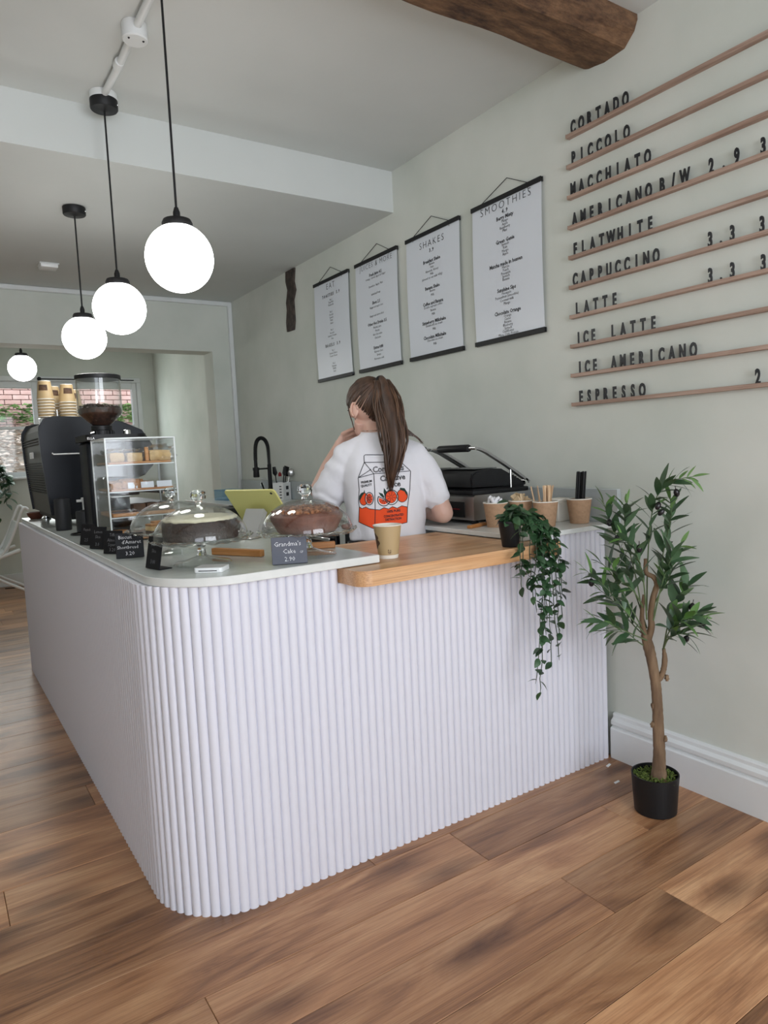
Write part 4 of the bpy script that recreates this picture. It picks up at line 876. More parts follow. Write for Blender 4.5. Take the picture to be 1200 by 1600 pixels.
for k in range(3):
    b = NB(); box(b, 0.075+0.008*k, 0.079+0.008*k, -0.0008, -0.0002, 0.052, 0.078); obj('vent_slot', b, M['black'], t)
for (x, y) in ((0.03, 0.03), (0.03, GL-0.03), (GW-0.03, 0.03), (GW-0.03, GL-0.03)):
    b = NB(); cyl(b, (x, y, 0), (x, y, 0.0155), 0.015); obj('foot', b, M['black'], t)
for i, y0 in enumerate((0.012, 0.312)):
    L = 0.276
    b = NB(); box(b, 0.010, GW-0.012, y0, y0+L, 0.1182, 0.136, 0.004, 2); lp = obj('lower_plate', b, M['cast'], t)
    b = NB()
    for k in range(18): box(b, 0.02, GW-0.03, y0+0.010+0.0148*k, y0+0.016+0.0148*k, 0.1362, 0.140)
    obj('plate_ribs', b, M['cast'], lp)['kind'] = 'stuff'
    prof = [(0.004, 0.150), (0.0, 0.178), (0.010, 0.205), (0.030, 0.216), (0.120, 0.222), (0.175, 0.218), (0.300, 0.158), (0.315, 0.146), (0.30, 0.1405)]
    b = NB(); prism(b, prof, y0, y0+L, lambda u, v, q: (u, q, v)); bmesh.ops.bevel(b, geom=[e_ for e_ in b.edges if abs(e_.verts[0].co.y-e_.verts[1].co.y) < 1e-6], offset=0.008, segments=2, affect='EDGES'); ld = obj('lid', b, M['cast'], t, smooth=35)
    b = NB(); box(b, 0.035, 0.165, y0+0.022, y0+L-0.022, 0.2215, 0.2245, 0.002, 1); obj('lid_plate', b, M['cast_grey'], ld)
    b = NB()
    for k in range(7): box(b, 0.004+0.0015*(k > 5), 0.30-0.012*k, y0-0.0012, y0-0.0002, 0.150+0.0072*k, 0.1535+0.0072*k)
    obj('side_fins', b, M['black'], ld)['kind'] = 'stuff'
    AP = [(0.322, 0.150), (0.300, 0.165), (0.185, 0.233), (0.085, 0.286), (0.055, 0.298), (0.030, 0.304)]
    for s, yy in enumerate((y0-0.008, y0+L-0.014)):
        b = NB(); w_ = 0.009; top = [(x+0.004, z+w_) for x, z in AP]; prism(b, AP+top[::-1], yy, yy+0.022, lambda u, v, q: (u, q, v)); obj('arm', b, M['bar_steel'], ld, smooth=20)
    b = NB(); cyl(b, (0.030, y0-0.004, 0.309), (0.030, y0+0.04, 0.309), 0.0075, n=12); cyl(b, (0.030, y0+L-0.04, 0.309), (0.030, y0+L+0.004, 0.309), 0.0075, n=12); obj('handle_rod', b, M['chrome'], ld)
    b = NB(); tube(b, [(0.030, y0+0.038, 0.309), (0.030, y0+0.044, 0.309), (0.030, y0+L-0.044, 0.309), (0.030, y0+L-0.038, 0.309)], [0.013, 0.0155, 0.0155, 0.013], 18); obj('handle', b, M['black'], ld)
    b = NB(); cyl(b, (0.215, y0-0.0045, 0.137), (0.215, y0-0.0045, 0.212), 0.0045, n=10); obj('stay', b, M['chrome'], ld)
    b = NB(); cyl(b, (0.305, y0-0.008, 0.160), (0.305, y0+0.012, 0.160), 0.010, n=14); obj('hinge', b, M['chrome'], ld)

# ------------------------------------------------------------------ kraft cups of sugars, sticks and straws
def kraft(x, y, label):
    t = thing('kraft_cup', label, 'cup', (x, y, ZB), 0, 'kraft paper cups')
    b = NB(); lathe(b, [(0, 0.004), (0.034, 0.004), (0.0355, 0), (0.0475, 0.092), (0.0463, 0.092), (0.0345, 0.006), (0, 0.0055)], 40); obj('body', b, M['kraft'], t)
    b = NB(); lathe(b, [(0.0473, 0.0922), (0.0492, 0.0925), (0.0492, 0.0955), (0.0475, 0.0965), (0.0458, 0.0955), (0.0458, 0.0925)], 40); obj('rim', b, M['cup_rim'], t)
K1, K2, K3, K4 = (1.842, 2.008), (1.952, 1.985), (1.962, 1.862), (2.112, 1.828)
kraft(*K1, 'kraft paper cup filled with white sugar sachets'); kraft(*K2, 'kraft paper cup filled with brown sugar sachets, behind the trailing plant')
kraft(*K3, 'kraft paper cup filled with wooden stirrers'); kraft(*K4, 'kraft paper cup filled with black straws')
r_ = random.Random(21)
def fill(c, n, name, me, label, cat, group, rad, z0, z1, lean, up=False):
    for i in range(n):
        a = 2*PI*i/n+r_.uniform(-.3, .3); rr = rad*math.sqrt(r_.uniform(.05, 1))
        o = link(name, me, None, (c[0]+rr*math.cos(a), c[1]+rr*math.sin(a), ZB+r_.uniform(z0, z1)), (r_.uniform(-lean, lean), r_.uniform(-lean, lean), r_.uniform(0, 6.28)))
        if up: o.rotation_euler = (-lean*rr/rad*math.sin(a), lean*rr/rad*math.cos(a), r_.uniform(0, 6.28))
        tag(o, label, cat, group)
b = NB(); tube(b, [(0, 0, -0.026), (0, 0, 0.026)], 0.0062, 8); sw = mesh_of('sugar_sachet', b, M['sugar_white'], 40)
b = NB(); box(b, -0.012, 0.012, -0.0045, 0.0045, -0.022, 0.022, 0.002); sb = mesh_of('sugar_sachet', b, M['sugar_brown'], 40)
fill(K1, 13, 'sugar_sachet', sw, 'white sugar sachet in the kraft cup beside the grill', 'sachet', 'white sugar sachets', 0.028, 0.080, 0.098, 0.9)
fill(K2, 11, 'sugar_sachet', sb, 'brown sugar sachet in the kraft cup behind the trailing plant', 'sachet', 'brown sugar sachets', 0.028, 0.082, 0.104, 0.8)
b = NB(); box(b, -0.003, 0.003, -0.0008, 0.0008, 0.0, 0.148, 0.0005); st = mesh_of('wooden_stirrer', b, M['stick'], 0)
fill(K3, 22, 'wooden_stirrer', st, 'pale wooden stirrer standing in a kraft cup', 'stirrer', 'wooden stirrers', 0.026, 0.007, 0.009, 0.20, True)
b = NB(); tube(b, [(0, 0, 0), (0, 0, 0.188)], 0.0034, 8); sr = mesh_of('black_straw', b, M['black'], 40)
for i in range(18):
    a = 2*PI*i/18; rr = 0.0195*math.sqrt((i % 6+1)/6)
    o = link('black_straw', sr, None, (K4[0]+rr*math.cos(a*2.4), K4[1]+rr*math.sin(a*2.4), ZB+0.0085+0.002*(i % 3)), (0.03, 0.075, 0)); tag(o, 'black drinking straw standing in the last kraft cup', 'straw', 'black straws')
t = thing('cream_box', 'small cream cardboard box between the stirrers and the straws', 'box', (2.125, 1.945, ZB))
b = NB(); box(b, -0.035, 0.035, -0.030, 0.030, 0, 0.078, 0.003); obj('carton', b, M['cup_rim'], t)
b = NB(); box(b, -0.036, 0.036, -0.031, 0.031, 0.0785, 0.092, 0.003); obj('lid', b, M['cup_rim'], t)

# ------------------------------------------------------------------ black spring tap, utensils, tub
t = thing('spring_tap', 'tall matte black kitchen tap with spring hose', 'tap', (2.115, 4.72, ZB))
b = NB(); lathe(b, [(0, 0), (0.030, 0), (0.030, 0.008), (0.024, 0.014), (0.022, 0.075), (0.016, 0.085), (0.0145, 0.255), (0, 0.256)], 24); obj('column', b, M['black_matte'], t)
arch = [(0, 0, 0.25), (0, 0.0, 0.33), (-0.004, 0.0, 0.39), (-0.022, 0.0, 0.432), (-0.052, 0.0, 0.448), (-0.082, 0.0, 0.432), (-0.098, 0.0, 0.39), (-0.103, 0.0, 0.34), (-0.105, 0.0, 0.29)]
def spl(P, n):
    P = [Vector(p) for p in P]; Q = [2*P[0]-P[1]]+P+[2*P[-1]-P[-2]]; out = []
    for i in range(len(P)-1):
        a, b_, c, d = Q[i:i+4]
        for k in range(n):
            s = k/n; out.append(0.5*((2*b_)+(c-a)*s+(2*a-5*b_+4*c-d)*s*s+(3*b_-a-3*c+d)*s**3))
    return out+[P[-1]]
sp = spl(arch, 16)
b = NB(); tube(b, sp, 0.0075, 8); hs = obj('hose', b, M['black'], t)
fr = frames(sp); coil = []
for i in range(len(sp)-1):
    for k in range(6):
        s = (i+k/6); a = 2*PI*s*0.55; p = sp[i].lerp(sp[i+1], k/6); u, v = fr[i]; coil.append(p+u*(0.0125*math.cos(a))+v*(0.0125*math.sin(a)))
b = NB(); tube(b, coil, 0.0026, 5); obj('spring', b, M['black_matte'], hs)
b = NB(); lathe(b, [(0, 0), (0.020, 0), (0.023, 0.006), (0.021, 0.05), (0.013, 0.075), (0.012, 0.150), (0, 0.151)], 20, (-0.105, 0, 0.165)); obj('spray_head', b, M['black_matte'], t)
b = NB(); tube(b, [(0, 0, 0.225), (-0.105, 0, 0.225)], 0.006, 8); lathe(b, [(0.019, 0.215), (0.024, 0.215), (0.024, 0.236), (0.019, 0.236), (0.019, 0.215)], 20, (-0.105, 0, 0)); obj('holder_arm', b, M['black_matte'], t)
b = NB(); tube(b, [(-0.02, -0.01, 0.045), (-0.06, -0.03, 0.06), (-0.088, -0.045, 0.125)], [0.011, 0.007, 0.006], 10); obj('lever', b, M['black_matte'], t)
t = thing('utensil_holder', 'white slotted utensil holder beside the black tap', 'utensil holder', (2.105, 4.505, ZB), 0.5)
b = NB()
for a in ((-0.045, 0.045, -0.045, -0.042, 0, 0.125), (-0.045, 0.045, 0.042, 0.045, 0, 0.125), (-0.045, -0.042, -0.042, 0.042, 0, 0.125), (0.042, 0.045, -0.042, 0.042, 0, 0.125), (-0.042, 0.042, -0.042, 0.042, 0, 0.003)): box(b, *a)
obj('box_body', b, M['white'], t)
for k in range(5):
    b = NB(); box(b, -0.0456, -0.0451, -0.030, -0.012, 0.015+0.02*k, 0.022+0.02*k); obj('slot', b, M['char'], t)
for k in range(2):
    b = NB(); box(b, -0.012, 0.018, -0.0456, -0.0451, 0.03+0.045*k, 0.055+0.045*k); obj('slot', b, M['char'], t)
def utensil(dx, dy, lean, yaw, head, label, m):
    t2 = thing('kitchen_utensil', label, 'utensil', (2.105+dx, 4.505+dy, ZB+0.004), 0, 'utensils in the white holder'); t2.rotation_euler = (0, lean, yaw)
    b = NB(); tube(b, [(0, 0, 0), (0, 0, 0.17)], 0.0045, 8); obj('handle', b, m, t2)
    b = NB()
    if head == 'ladle': ball(b, (0, 0.012, 0.195), (0.026, 0.014, 0.030), 16, 10)
    elif head == 'turner': box(b, -0.026, 0.026, -0.002, 0.002, 0.1705, 0.24, 0.002)
    else: tube(b, [(0, 0, 0.1705), (0, 0, 0.19), (0, 0, 0.235)], [0.006, 0.018, 0.012], 12, flat=0.35)
    obj('head', b, m, t2)
utensil(0.0, -0.01, 0.25, 0.4, 'turner', 'black slotted turner standing in the white holder', M['black'])
utensil(0.015, 0.01, 0.32, -0.4, 'ladle', 'steel ladle leaning out of the white holder', M['steel'])
utensil(-0.015, 0.015, 0.12, 2.4, 'spoon', 'black serving spoon upright in the white holder', M['black'])
utensil(-0.01, -0.02, 0.20, -1.4, 'spoon', 'dark spatula at the front of the white holder', M['char'])
b = NB(); lathe(b, [(0, 0), (0.026, 0), (0.028, 0.004), (0.028, 0.13), (0.014, 0.155), (0, 0.156)], 20); tag(obj('soap_bottle', b, M['film'], None, (2.12, 4.84, ZB)), 'clear soap bottle behind the black tap', 'bottle')
b = NB(); cyl(b, (0, 0, 0.0), (0, 0, 0.022), 0.012, n=12); cyl(b, (0, 0, 0.0221), (0, 0, 0.03), 0.006, n=12)
tag(obj('red_cap_jar', b, M['red'], None, (2.15, 4.62, ZB+0.166)), 'little red bottle top showing behind the tap column', 'bottle')
b = NB(); lathe(b, [(0, 0), (0.024, 0), (0.026, 0.004), (0.026, 0.14), (0.013, 0.165), (0, 0.1655)], 20); tag(obj('sauce_bottle', b, M['film'], None, (2.15, 4.62, ZB)), 'clear bottle under the little red top behind the tap', 'bottle')
t = thing('plastic_tub', 'blue tinted clear plastic tub at the end of the white worktop', 'tub', (1.905, 5.02, ZB), 0.1)
b = NB()
for a in ((-0.07, 0.07, -0.10, -0.097, 0, 0.075), (-0.07, 0.07, 0.097, 0.10, 0, 0.075), (-0.07, -0.067, -0.097, 0.097, 0, 0.075), (0.067, 0.07, -0.097, 0.097, 0, 0.075), (-0.067, 0.067, -0.097, 0.097, 0, 0.003)): box(b, *a)
obj('tub', b, M['blue_tub'], t)
b = NB(); tube(b, [(-0.07, -0.10, 0.075), (0.07, -0.10, 0.075), (0.07, 0.10, 0.075), (-0.07, 0.10, 0.075)], 0.004, 6, closed=True); obj('rim', b, M['blue_tub'], t)

# ------------------------------------------------------------------ plants
def leaf_mesh(name, L, Wd, m, curl=0.25, n=5, fold=0.12):
    b = NB(); rows = []
    for i in range(n+1):
        s = i/n; w_ = Wd*math.sin(PI*min(1, s*0.93+0.035))**0.8*(1-0.35*s)*1.15; x = L*s; z = -curl*L*s*s
        rows.append([b.verts.new((x, -w_, z+fold*w_)), b.verts.new((x, 0, z)), b.verts.new((x, w_, z+fold*w_))])
    for p, q in zip(rows, rows[1:]):
        for k in range(2): b.faces.new((p[k], q[k], q[k+1], p[k+1]))
    return mesh_of(name, b, m, 60)
def orient(d, roll=0.0):
    d = Vector(d).normalized(); side = Vector((0, 0, 1)).cross(d); side = side.normalized() if side.length > 1e-3 else Vector((0, 1, 0))
    up = d.cross(side); q = Matrix((d, side, up)).transposed(); return (q @ Matrix.Rotation(roll, 3, 'X')).to_euler()
# olive tree in its black pot: lateral axis a, depth axis v, as seen from the door
OB = Vector((1.962, 1.397, 0)); oa = Vector((0.589, -0.808, 0)); ov = Vector((0.808, 0.589, 0))
t = thing('potted_olive_tree', 'artificial olive tree with bare lower trunk in a black pot by the skirting', 'plant', OB)
P3 = lambda a, z, d=0.0: oa*a+ov*d+Vector((0, 0, z))
b = NB(); lathe(b, [(0, 0.0), (0.064, 0.0), (0.068, 0.003), (0.0765, 0.128), (0.0765, 0.131), (0.0725, 0.131), (0.070, 0.112), (0, 0.112)], 48); obj('pot', b, M['black'], t)
r_ = random.Random(31)
b = NB()
for k in range(420):
    rr = 0.067*math.sqrt(r_.random()); a = r_.uniform(0, 6.28); p = Vector((rr*math.cos(a), rr*math.sin(a), 0.112+r_.uniform(0, .008)))
    d = Vector((r_.uniform(-1, 1), r_.uniform(-1, 1), r_.uniform(.1, .8))).normalized()*r_.uniform(.008, .018); tube(b, [p, p+d*.5+Vector((0, 0, .002)), p+d], [0.0016, 0.002, 0.0006], 4, caps=False)
obj('moss', b, M['moss'], t)['kind'] = 'stuff'
def limb(name, pts, radii, m, parent, n=10, sub=6, rough=0.0):
    P = spl(pts, sub); R = []
    for i in range(len(P)):
        s = i/sub; k = min(int(s), len(radii)-2); R.append((radii[k]*(1-(s-k))+radii[k+1]*(s-k))*(1+rough*noise.noise(Vector((i*.7, pts[0][2]*9, 3)))))
    b = NB(); tube(b, P, R, n); return obj(name, b, m, parent, smooth=70)
trunk = [P3(.012, .108), P3(.012, .14), P3(.014, .20), P3(.012, .27), P3(.010, .35), P3(.006, .43), P3(-.004, .505), P3(-.016, .565), P3(-.026, .605)]
tr = limb('trunk', trunk, [.030, .023, .0195, .0185, .017, .0165, .0165, .018, .014], M['bark'], t, 14, 8, 0.09)
limb('branch', [P3(-.022, .595), P3(-.034, .632), P3(-.034, .68, .01), P3(-.028, .735, .015)], [.0125, .0095, .0075, .005], M['bark'], t, 10, 6, .1)
limb('branch', [P3(-.018, .585), P3(-.006, .632), P3(-.008, .675), P3(.000, .73, -.01), P3(.012, .775, -.01), P3(.002, .80, -.01), P3(-.020, .815, -.01), P3(-.022, .86, -.01)], [.013, .011, .0095, .0095, .009, .0085, .0075, .0055], M['bark'], t, 10, 6, .12)
limb('branch', [P3(.004, .445), P3(.020, .462), P3(.030, .49), P3(.034, .525), P3(.031, .56)], [.010, .0105, .009, .009, .005], M['bark'], t, 10, 6, .18)
for (a, z, sgn) in ((.022, .255, 1), (.005, .30, -1), (.030, .463, 1), (.006, .365, -1)):
    b = NB(); ball(b, P3(a+.010*sgn, z, -.006), (.008, .008, .011), 10, 8, wob=.5, seed=z*50); obj('knot', b, M['bark'], tr)
leafA = [leaf_mesh('leaf', L, L*.135, M['olive_leaf'], c) for L, c in ((.092, .20), (.080, .34), (.102, .14))]
leafB = [leaf_mesh('leaf', L, L*.13, M['olive_pale'], c) for L, c in ((.06, .15), (.075, .25))]
leafW = [leaf_mesh('leaf', L, L*.17, M['olive_leaf'], c) for L, c in ((.085, .2), (.095, .3))] + [leaf_mesh('leaf', .08, .0145, M['olive_pale'], .22)]
twigs = [  # points (a, z, depth), number of leaves, kind
    ([(-.02, .60, -.01), (-.08, .68, -.03), (-.15, .775, -.05), (-.215, .835, -.06)], 17, 'A'),
    ([(-.02, .60, 0), (-.07, .70, -.02), (-.12, .80, -.03), (-.165, .855, -.03)], 10, 'A'),
    ([(-.02, .62, .02), (-.06, .75, .04), (-.10, .88, .05), (-.13, .97, .06), (-.155, 1.045, .06)], 21, 'A'),
    ([(-.03, .64, .01), (-.05, .78, .02), (-.075, .90, .02), (-.085, .985, .02), (-.075, 1.05, .02)], 20, 'A'),
    ([(-.02, .66, -.02), (-.03, .80, -.05), (-.055, .90, -.06), (-.10, .945, -.07)], 15, 'A'),
    ([(-.02, .68, .02), (-.015, .84, .03), (-.005, .97, .03), (.015, 1.06, .02), (.06, 1.11, .01), (.125, 1.125, 0)], 27, 'A'),
    ([(0, .66, .03), (.02, .80, .05), (.045, .92, .06), (.06, 1.0, .05), (.055, 1.06, .04)], 20, 'A'),
    ([(.0, .66, -.03), (.025, .78, -.05), (.055, .87, -.06), (.085, .915, -.05)], 15, 'A'),
    ([(-.02, .59, -.02), (-.08, .62, -.04), (-.14, .655, -.06), (-.185, .66, -.07)], 15, 'A'),
    ([(-.02, .585, .02), (-.07, .63, .05), (-.13, .70, .07), (-.17, .735, .07)], 14, 'A'),
    ([(-.02, .56, 0), (-.05, .585, -.02), (-.085, .615, -.03), (-.14, .62, -.04)], 9, 'A'),
    ([(.03, .56, 0), (.045, .62, -.03), (.075, .665, -.05), (.125, .69, -.06)], 13, 'W'),
    ([(.03, .56, 0), (.05, .60, .0), (.10, .65, .01), (.155, .67, .01)], 14, 'W'),
    ([(.03, .56, 0), (.05, .65, .03), (.085, .73, .04), (.11, .765, .04)], 12, 'W'),
    ([(.03, .555, 0), (.04, .60, -.04), (.07, .625, -.06), (.10, .632, -.07)], 9, 'W'),
    ([(0, .70, .0), (.02, .75, -.03), (.045, .80, -.05), (.06, .85, -.05)], 9, 'W'),
    ([(-.03, .70, -.02), (-.06, .76, -.05), (-.10, .80, -.07), (-.125, .85, -.08)], 12, 'A')]
for pts, n, kind in twigs:
    P = spl([P3(a, z, d) for a, z, d in pts], 8); b = NB(); tube(b, P, [.0026-.0018*i/(len(P)-1) for i in range(len(P))], 6); tw = obj('twig', b, M['stem'], t)
    n = int(n*1.17)
    for i in range(n):
        s = 0.28+0.72*(i+.5)/n if kind == 'A' else .35+.65*(i+.5)/n
        q = s*(len(P)-1); k = min(int(q), len(P)-2); p = P[k].lerp(P[k+1], q-k); T = (P[min(k+2, len(P)-1)]-P[k]).normalized()
        ang = i*2.4+r_.uniform(-.4, .4); u = T.orthogonal().normalized(); v = T.cross(u); out = u*math.cos(ang)+v*math.sin(ang)
        d = (T*r_.uniform(.55, .95)+out*r_.uniform(.6, .95)+Vector((0, 0, r_.uniform(-.1, .2)))).normalized()
        if i == n-1: d = (T+out*.15).normalized()
        young = s > .86 or r_.random() < .08
        me = r_.choice(leafW if kind == 'W' else leafB if young else leafA); sc = r_.uniform(.75, 1.08)*(0.85 if s > .9 else 1)
        link('leaf', me, t, p, orient(d, r_.uniform(-.7, .7)), (sc,)*3)
b = NB(); ball(b, (0, 0, -.013), (.0095, .0095, .014), 14, 10); cyl(b, (0, 0, -.001), (0, 0, .012), .0012, n=5); ol = mesh_of('olive', b, M['olive'], 180)
for (a, z, d) in ((.072, 1.085, 0), (.022, 1.045, .0), (.036, 1.02, .02), (-.135, .985, .04), (-.04, .915, -.07), (-.19, .80, -.06), (.155, .665, -.02), (.10, .62, -.06), (-.11, .93, .03), (.12, .715, .0)):
    link('olive', ol, t, P3(a, z, d), (r_.uniform(-.6, .6), r_.uniform(-.6, .6), 0))
# trailing plant on the wooden top
TB = Vector((1.594, 1.672, 0.917))
t = thing('trailing_plant', 'dark green artificial trailing plant in a small black pot spilling over the wooden worktop', 'plant', TB)
b = NB(); lathe(b, [(0, 0), (0.026, 0), (0.028, 0.003), (0.038, 0.078), (0.0395, 0.079), (0.0395, 0.086), (0.036, 0.086), (0.034, 0.07), (0, 0.07)], 32); obj('pot', b, M['black'], t)
ivy = [leaf_mesh('leaf', L, L*.32, M['green'], c, 4, .2) for L, c in ((.040, .2), (.034, .35), (.044, .15))]
ivs = [leaf_mesh('leaf', L, L*.35, M['green'], c, 4, .2) for L, c in ((.032, .3), (.036, .2))]
ta = Vector((0.729, -0.685, 0)); tv = Vector((0.685, 0.729, 0))
T3 = lambda a, y, z: Vector((a, y, z-0.917))          # a along the counter (world x offset), y world offset
count = 0
mass = NB()
def vine(pts, n, meshes, rad=.0016, lo=.12, extra=0):
    global count
    P = spl(pts, 8); P = [p+Vector((.006*noise.noise(p*30), .004*noise.noise(p*30+Vector((5, 0, 0))), 0)) for p in P]
    b = NB(); tube(b, P, [rad]*(len(P)-1)+[rad*.4], 5); obj('vine', b, M['stem_dark'], t)
    for i in range(n+extra):
        s = lo+(1-lo)*((i+.6)/n if i < n else r_.random()*.75); q = s*(len(P)-1); k = min(int(q), len(P)-2); p = P[k].lerp(P[k+1], q-k)
        a = r_.uniform(0, 6.28); d = Vector((math.cos(a), min(.5, math.sin(a)) if p.y < -.03 else math.sin(a), r_.uniform(-.8, .25))).normalized()
        sc = r_.uniform(.75, 1.1); me = r_.choice(meshes); eu = orient(d, r_.uniform(-.8, .8)); at = p+Vector((0, -.002, 0))
        if i < n and count < 298: link('leaf', me, t, at, eu, (sc,)*3); count += 1
        else:
            bb = bmesh.new(); bb.from_mesh(me); join(mass, bb, Matrix.LocRotScale(at, eu, Vector((sc,)*3)))
for i in range(13):                                   # the tuft over the pot, leaning to the right
    a = 6.28*i/13; rr = r_.uniform(.02, .06); h = r_.uniform(.085, .15)
    vine([(0.008*math.cos(a), 0.008*math.sin(a), .07), (.02*math.cos(a)+.012, .02*math.sin(a), .10), (rr*math.cos(a)+.03, rr*math.sin(a)*.8, h)], 7, ivy, .0014, .3, 6)
F = -0.062                                            # just clear of the wooden edge
hang = [  # (x offset, end z, sway, leaves)
    (-.045, .83, .0, 6), (-.020, .78, .0, 7), (.012, .745, .01, 10), (.040, .70, .0, 13), (.060, .62, .01, 15), (.072, .56, -.01, 16), (.088, .46, -.055, 24), (.080, .415, -.035, 26), (.100, .52, .035, 20), (.118, .60, .02, 15), (.135, .66, .02, 12), (.150, .74, .01, 9), (.105, .50, .0, 16), (.06, .66, .02, 12)]
for (x, ze, sw_, n) in hang:
    y = F-r_.uniform(.0, .022)
    vine([(x*.25, -.01, .075), (x*.5+.005, -.030, .108), (x*.8+.008, y*.9, .055), (x, y-.004, -.03), (x+sw_*.4+r_.uniform(-.008, .008), y, (-.03+ze-.917)/2), (x+sw_, y-.002, ze-.917)], n, ivy if ze > .7 else ivs, .0015, .22, 9)
obj('leaf_mass', mass, M['green'], t, smooth=60)['kind'] = 'stuff'
# ivy on the far window sill
t = thing('sill_ivy', 'trailing dark ivy hanging from a pot on the back window sill', 'plant', (0.585, 8.235, 1.1525))
b = NB(); lathe(b, [(0, 0), (0.05, 0), (0.066, 0.11), (0.06, 0.11), (0.05, .09), (0, 0.09)], 24); obj('pot', b, M['cab'], t)
for i in range(11):
    a = 2*PI*i/11; r1 = r_.uniform(.08, .17); x = r1*math.cos(a)+.02; z = -r_.uniform(.1, .42) if math.sin(a) < .3 else -.05
    P = spl([(0, 0, .09), (x*.5, -.06*abs(math.sin(a)), .13), (x, -.13, .02), (x+.01, -.145, z)], 8); b = NB(); tube(b, P, .003, 5); obj('vine', b, M['stem_dark'], t)
    for k in range(16):
        p = P[min(len(P)-1, int((k+.6)/16*len(P)))]; an = r_.uniform(0, 6.28); sc = r_.uniform(2.2, 3.2)
        link('leaf', r_.choice(ivs), t, p, orient((math.cos(an), -abs(math.sin(an)), r_.uniform(-.7, .3)), 0), (sc,)*3)

# ------------------------------------------------------------------ far room: white folding chair, cable, curtain rod; crumbs on the floor
t = thing('folding_chair', 'white tubular folding chair standing under the back window', 'chair', (0.50, 7.75, 0))
for s, nm in ((-1, 'side_frame'), (1, 'side_frame')):
    y = 0.22*s
    b = NB(); tube(b, spl([(-.30, y, .014), (-.05, y, .30), (.12, y, .52), (.25, y, .82), (.285, y, .86), (.31, y, .845)], 6), .013, 10); obj(nm, b, M['white'], t)
    b = NB(); tube(b, spl([(.30, y, .016), (.27, y, .035), (.0, y, .20), (-.25, y, .42)], 6), .013, 10); obj('rear_leg', b, M['white'], t)
    b = NB(); tube(b, [(.03, y, .40), (.20, y, .45), (.215, y, .46)], [.018, .02, .012], 10); obj('armrest', b, M['white'], t)
b = NB(); tube(b, spl([(.30, -.22, .0141), (.325, -.1, .014), (.325, .1, .014), (.30, .22, .0141)], 6), .013, 10); obj('floor_bar', b, M['white'], t)
b = NB(); tube(b, [(.31, -.22, .845), (.31, .22, .845)], .013, 10); obj('top_bar', b, M['white'], t)
b = NB(); tube(b, [(-.30, -.22, .0141), (-.30, .22, .0141)], .013, 10); obj('floor_bar', b, M['white'], t)
b = NB(); prism(b, [(-.22, .40), (.10, .43), (.22, .72), (.205, .725), (.09, .445), (-.22, .412)], -.2, .2, lambda u, v, q: (u, q, v)); obj('sling', b, M['trim'], t)
b = NB(); tube(b, spl([(0, 0, .004), (.12, -.03, .004), (.22, .01, .004), (.32, .03, .10), (.48, .06, .22)], 6), .005, 6); tag(obj('floor_cable', b, M['black'], None, (.60, 8.15, 0)), 'black cable trailing along the floor under the back window', 'cable')
t = thing('curtain_rod', 'thin dark curtain rod with ball end above the back window', 'curtain rod', (1.11, 8.262, 2.185))
b = NB(); tube(b, [(0.02, 0, 0), (0.98, 0, 0)], .006, 8); obj('rod', b, M['char'], t)
b = NB(); ball(b, (0, 0, 0), .022, 14, 10); obj('finial', b, M['black'], t)
for x in (.06, .92):
    b = NB(); cyl(b, (x, 0, 0), (x, .018, 0), .006, n=8); obj('bracket', b, M['char'], t)
for i, (x, y, rz, s) in enumerate(((2.105, 1.735-.03, .3, .016), (2.02, 1.60, .1, .015))):
    b = NB(); bb = [(-s, -s*.3), (s*.8, -s*.35), (s, s*.2), (-s*.7, s*.35)]; prism(b, bb, 0.0002, 0.0022)
    tag(obj('paint_flake', b, M['white'], None, (x, y, 0), (0, 0, rz), smooth=0), 'white paint flake on the floor, ' + ('against the counter end' if i == 0 else 'between counter and olive pot'), 'flake')
# ------------------------------------------------------------------ the barista, seen from behind; local x right, y away from the shop, z up
M['skin'] = mat('skin', (0.60, 0.36, 0.28), 0.5, col2=(0.66, 0.42, 0.335), nscale=14, sss=0.12)
M['shirt'] = mat('white_cotton', (0.74, 0.73, 0.77), 0.9, bump=0.08, bscale=350, sheen=0.2)
M['denim'] = mat('black_denim', (0.018, 0.019, 0.024), 0.9)
M['hair'] = mat('brown_hair', (0.034, 0.017, 0.010), 0.5, col2=(0.085, 0.042, 0.024), nscale=40, stretch=(1, 1, 0.15))
M['hair_light'] = mat('light_brown_hair', (0.095, 0.048, 0.026), 0.48, col2=(0.15, 0.08, 0.045), nscale=40, stretch=(1, 1, 0.15))
M['orange_ink'] = mat('orange_print', (0.80, 0.075, 0.012), 0.8)
M['green_ink'] = mat('dark_green_print', (0.012, 0.045, 0.03), 0.8)
M['white_ink'] = mat('white_print', (0.80, 0.79, 0.80), 0.8)
M['black_ink'] = mat('black_print', (0.018, 0.018, 0.022), 0.8)
M['eye'] = mat('eye_white', (0.75, 0.73, 0.70), 0.2); M['iris'] = mat('brown_iris', (0.05, 0.025, 0.015), 0.2); M['lip'] = mat('lips', (0.48, 0.17, 0.15), 0.5); M['shoe'] = mat('white_trainer', (0.6, 0.6, 0.6), 0.6)
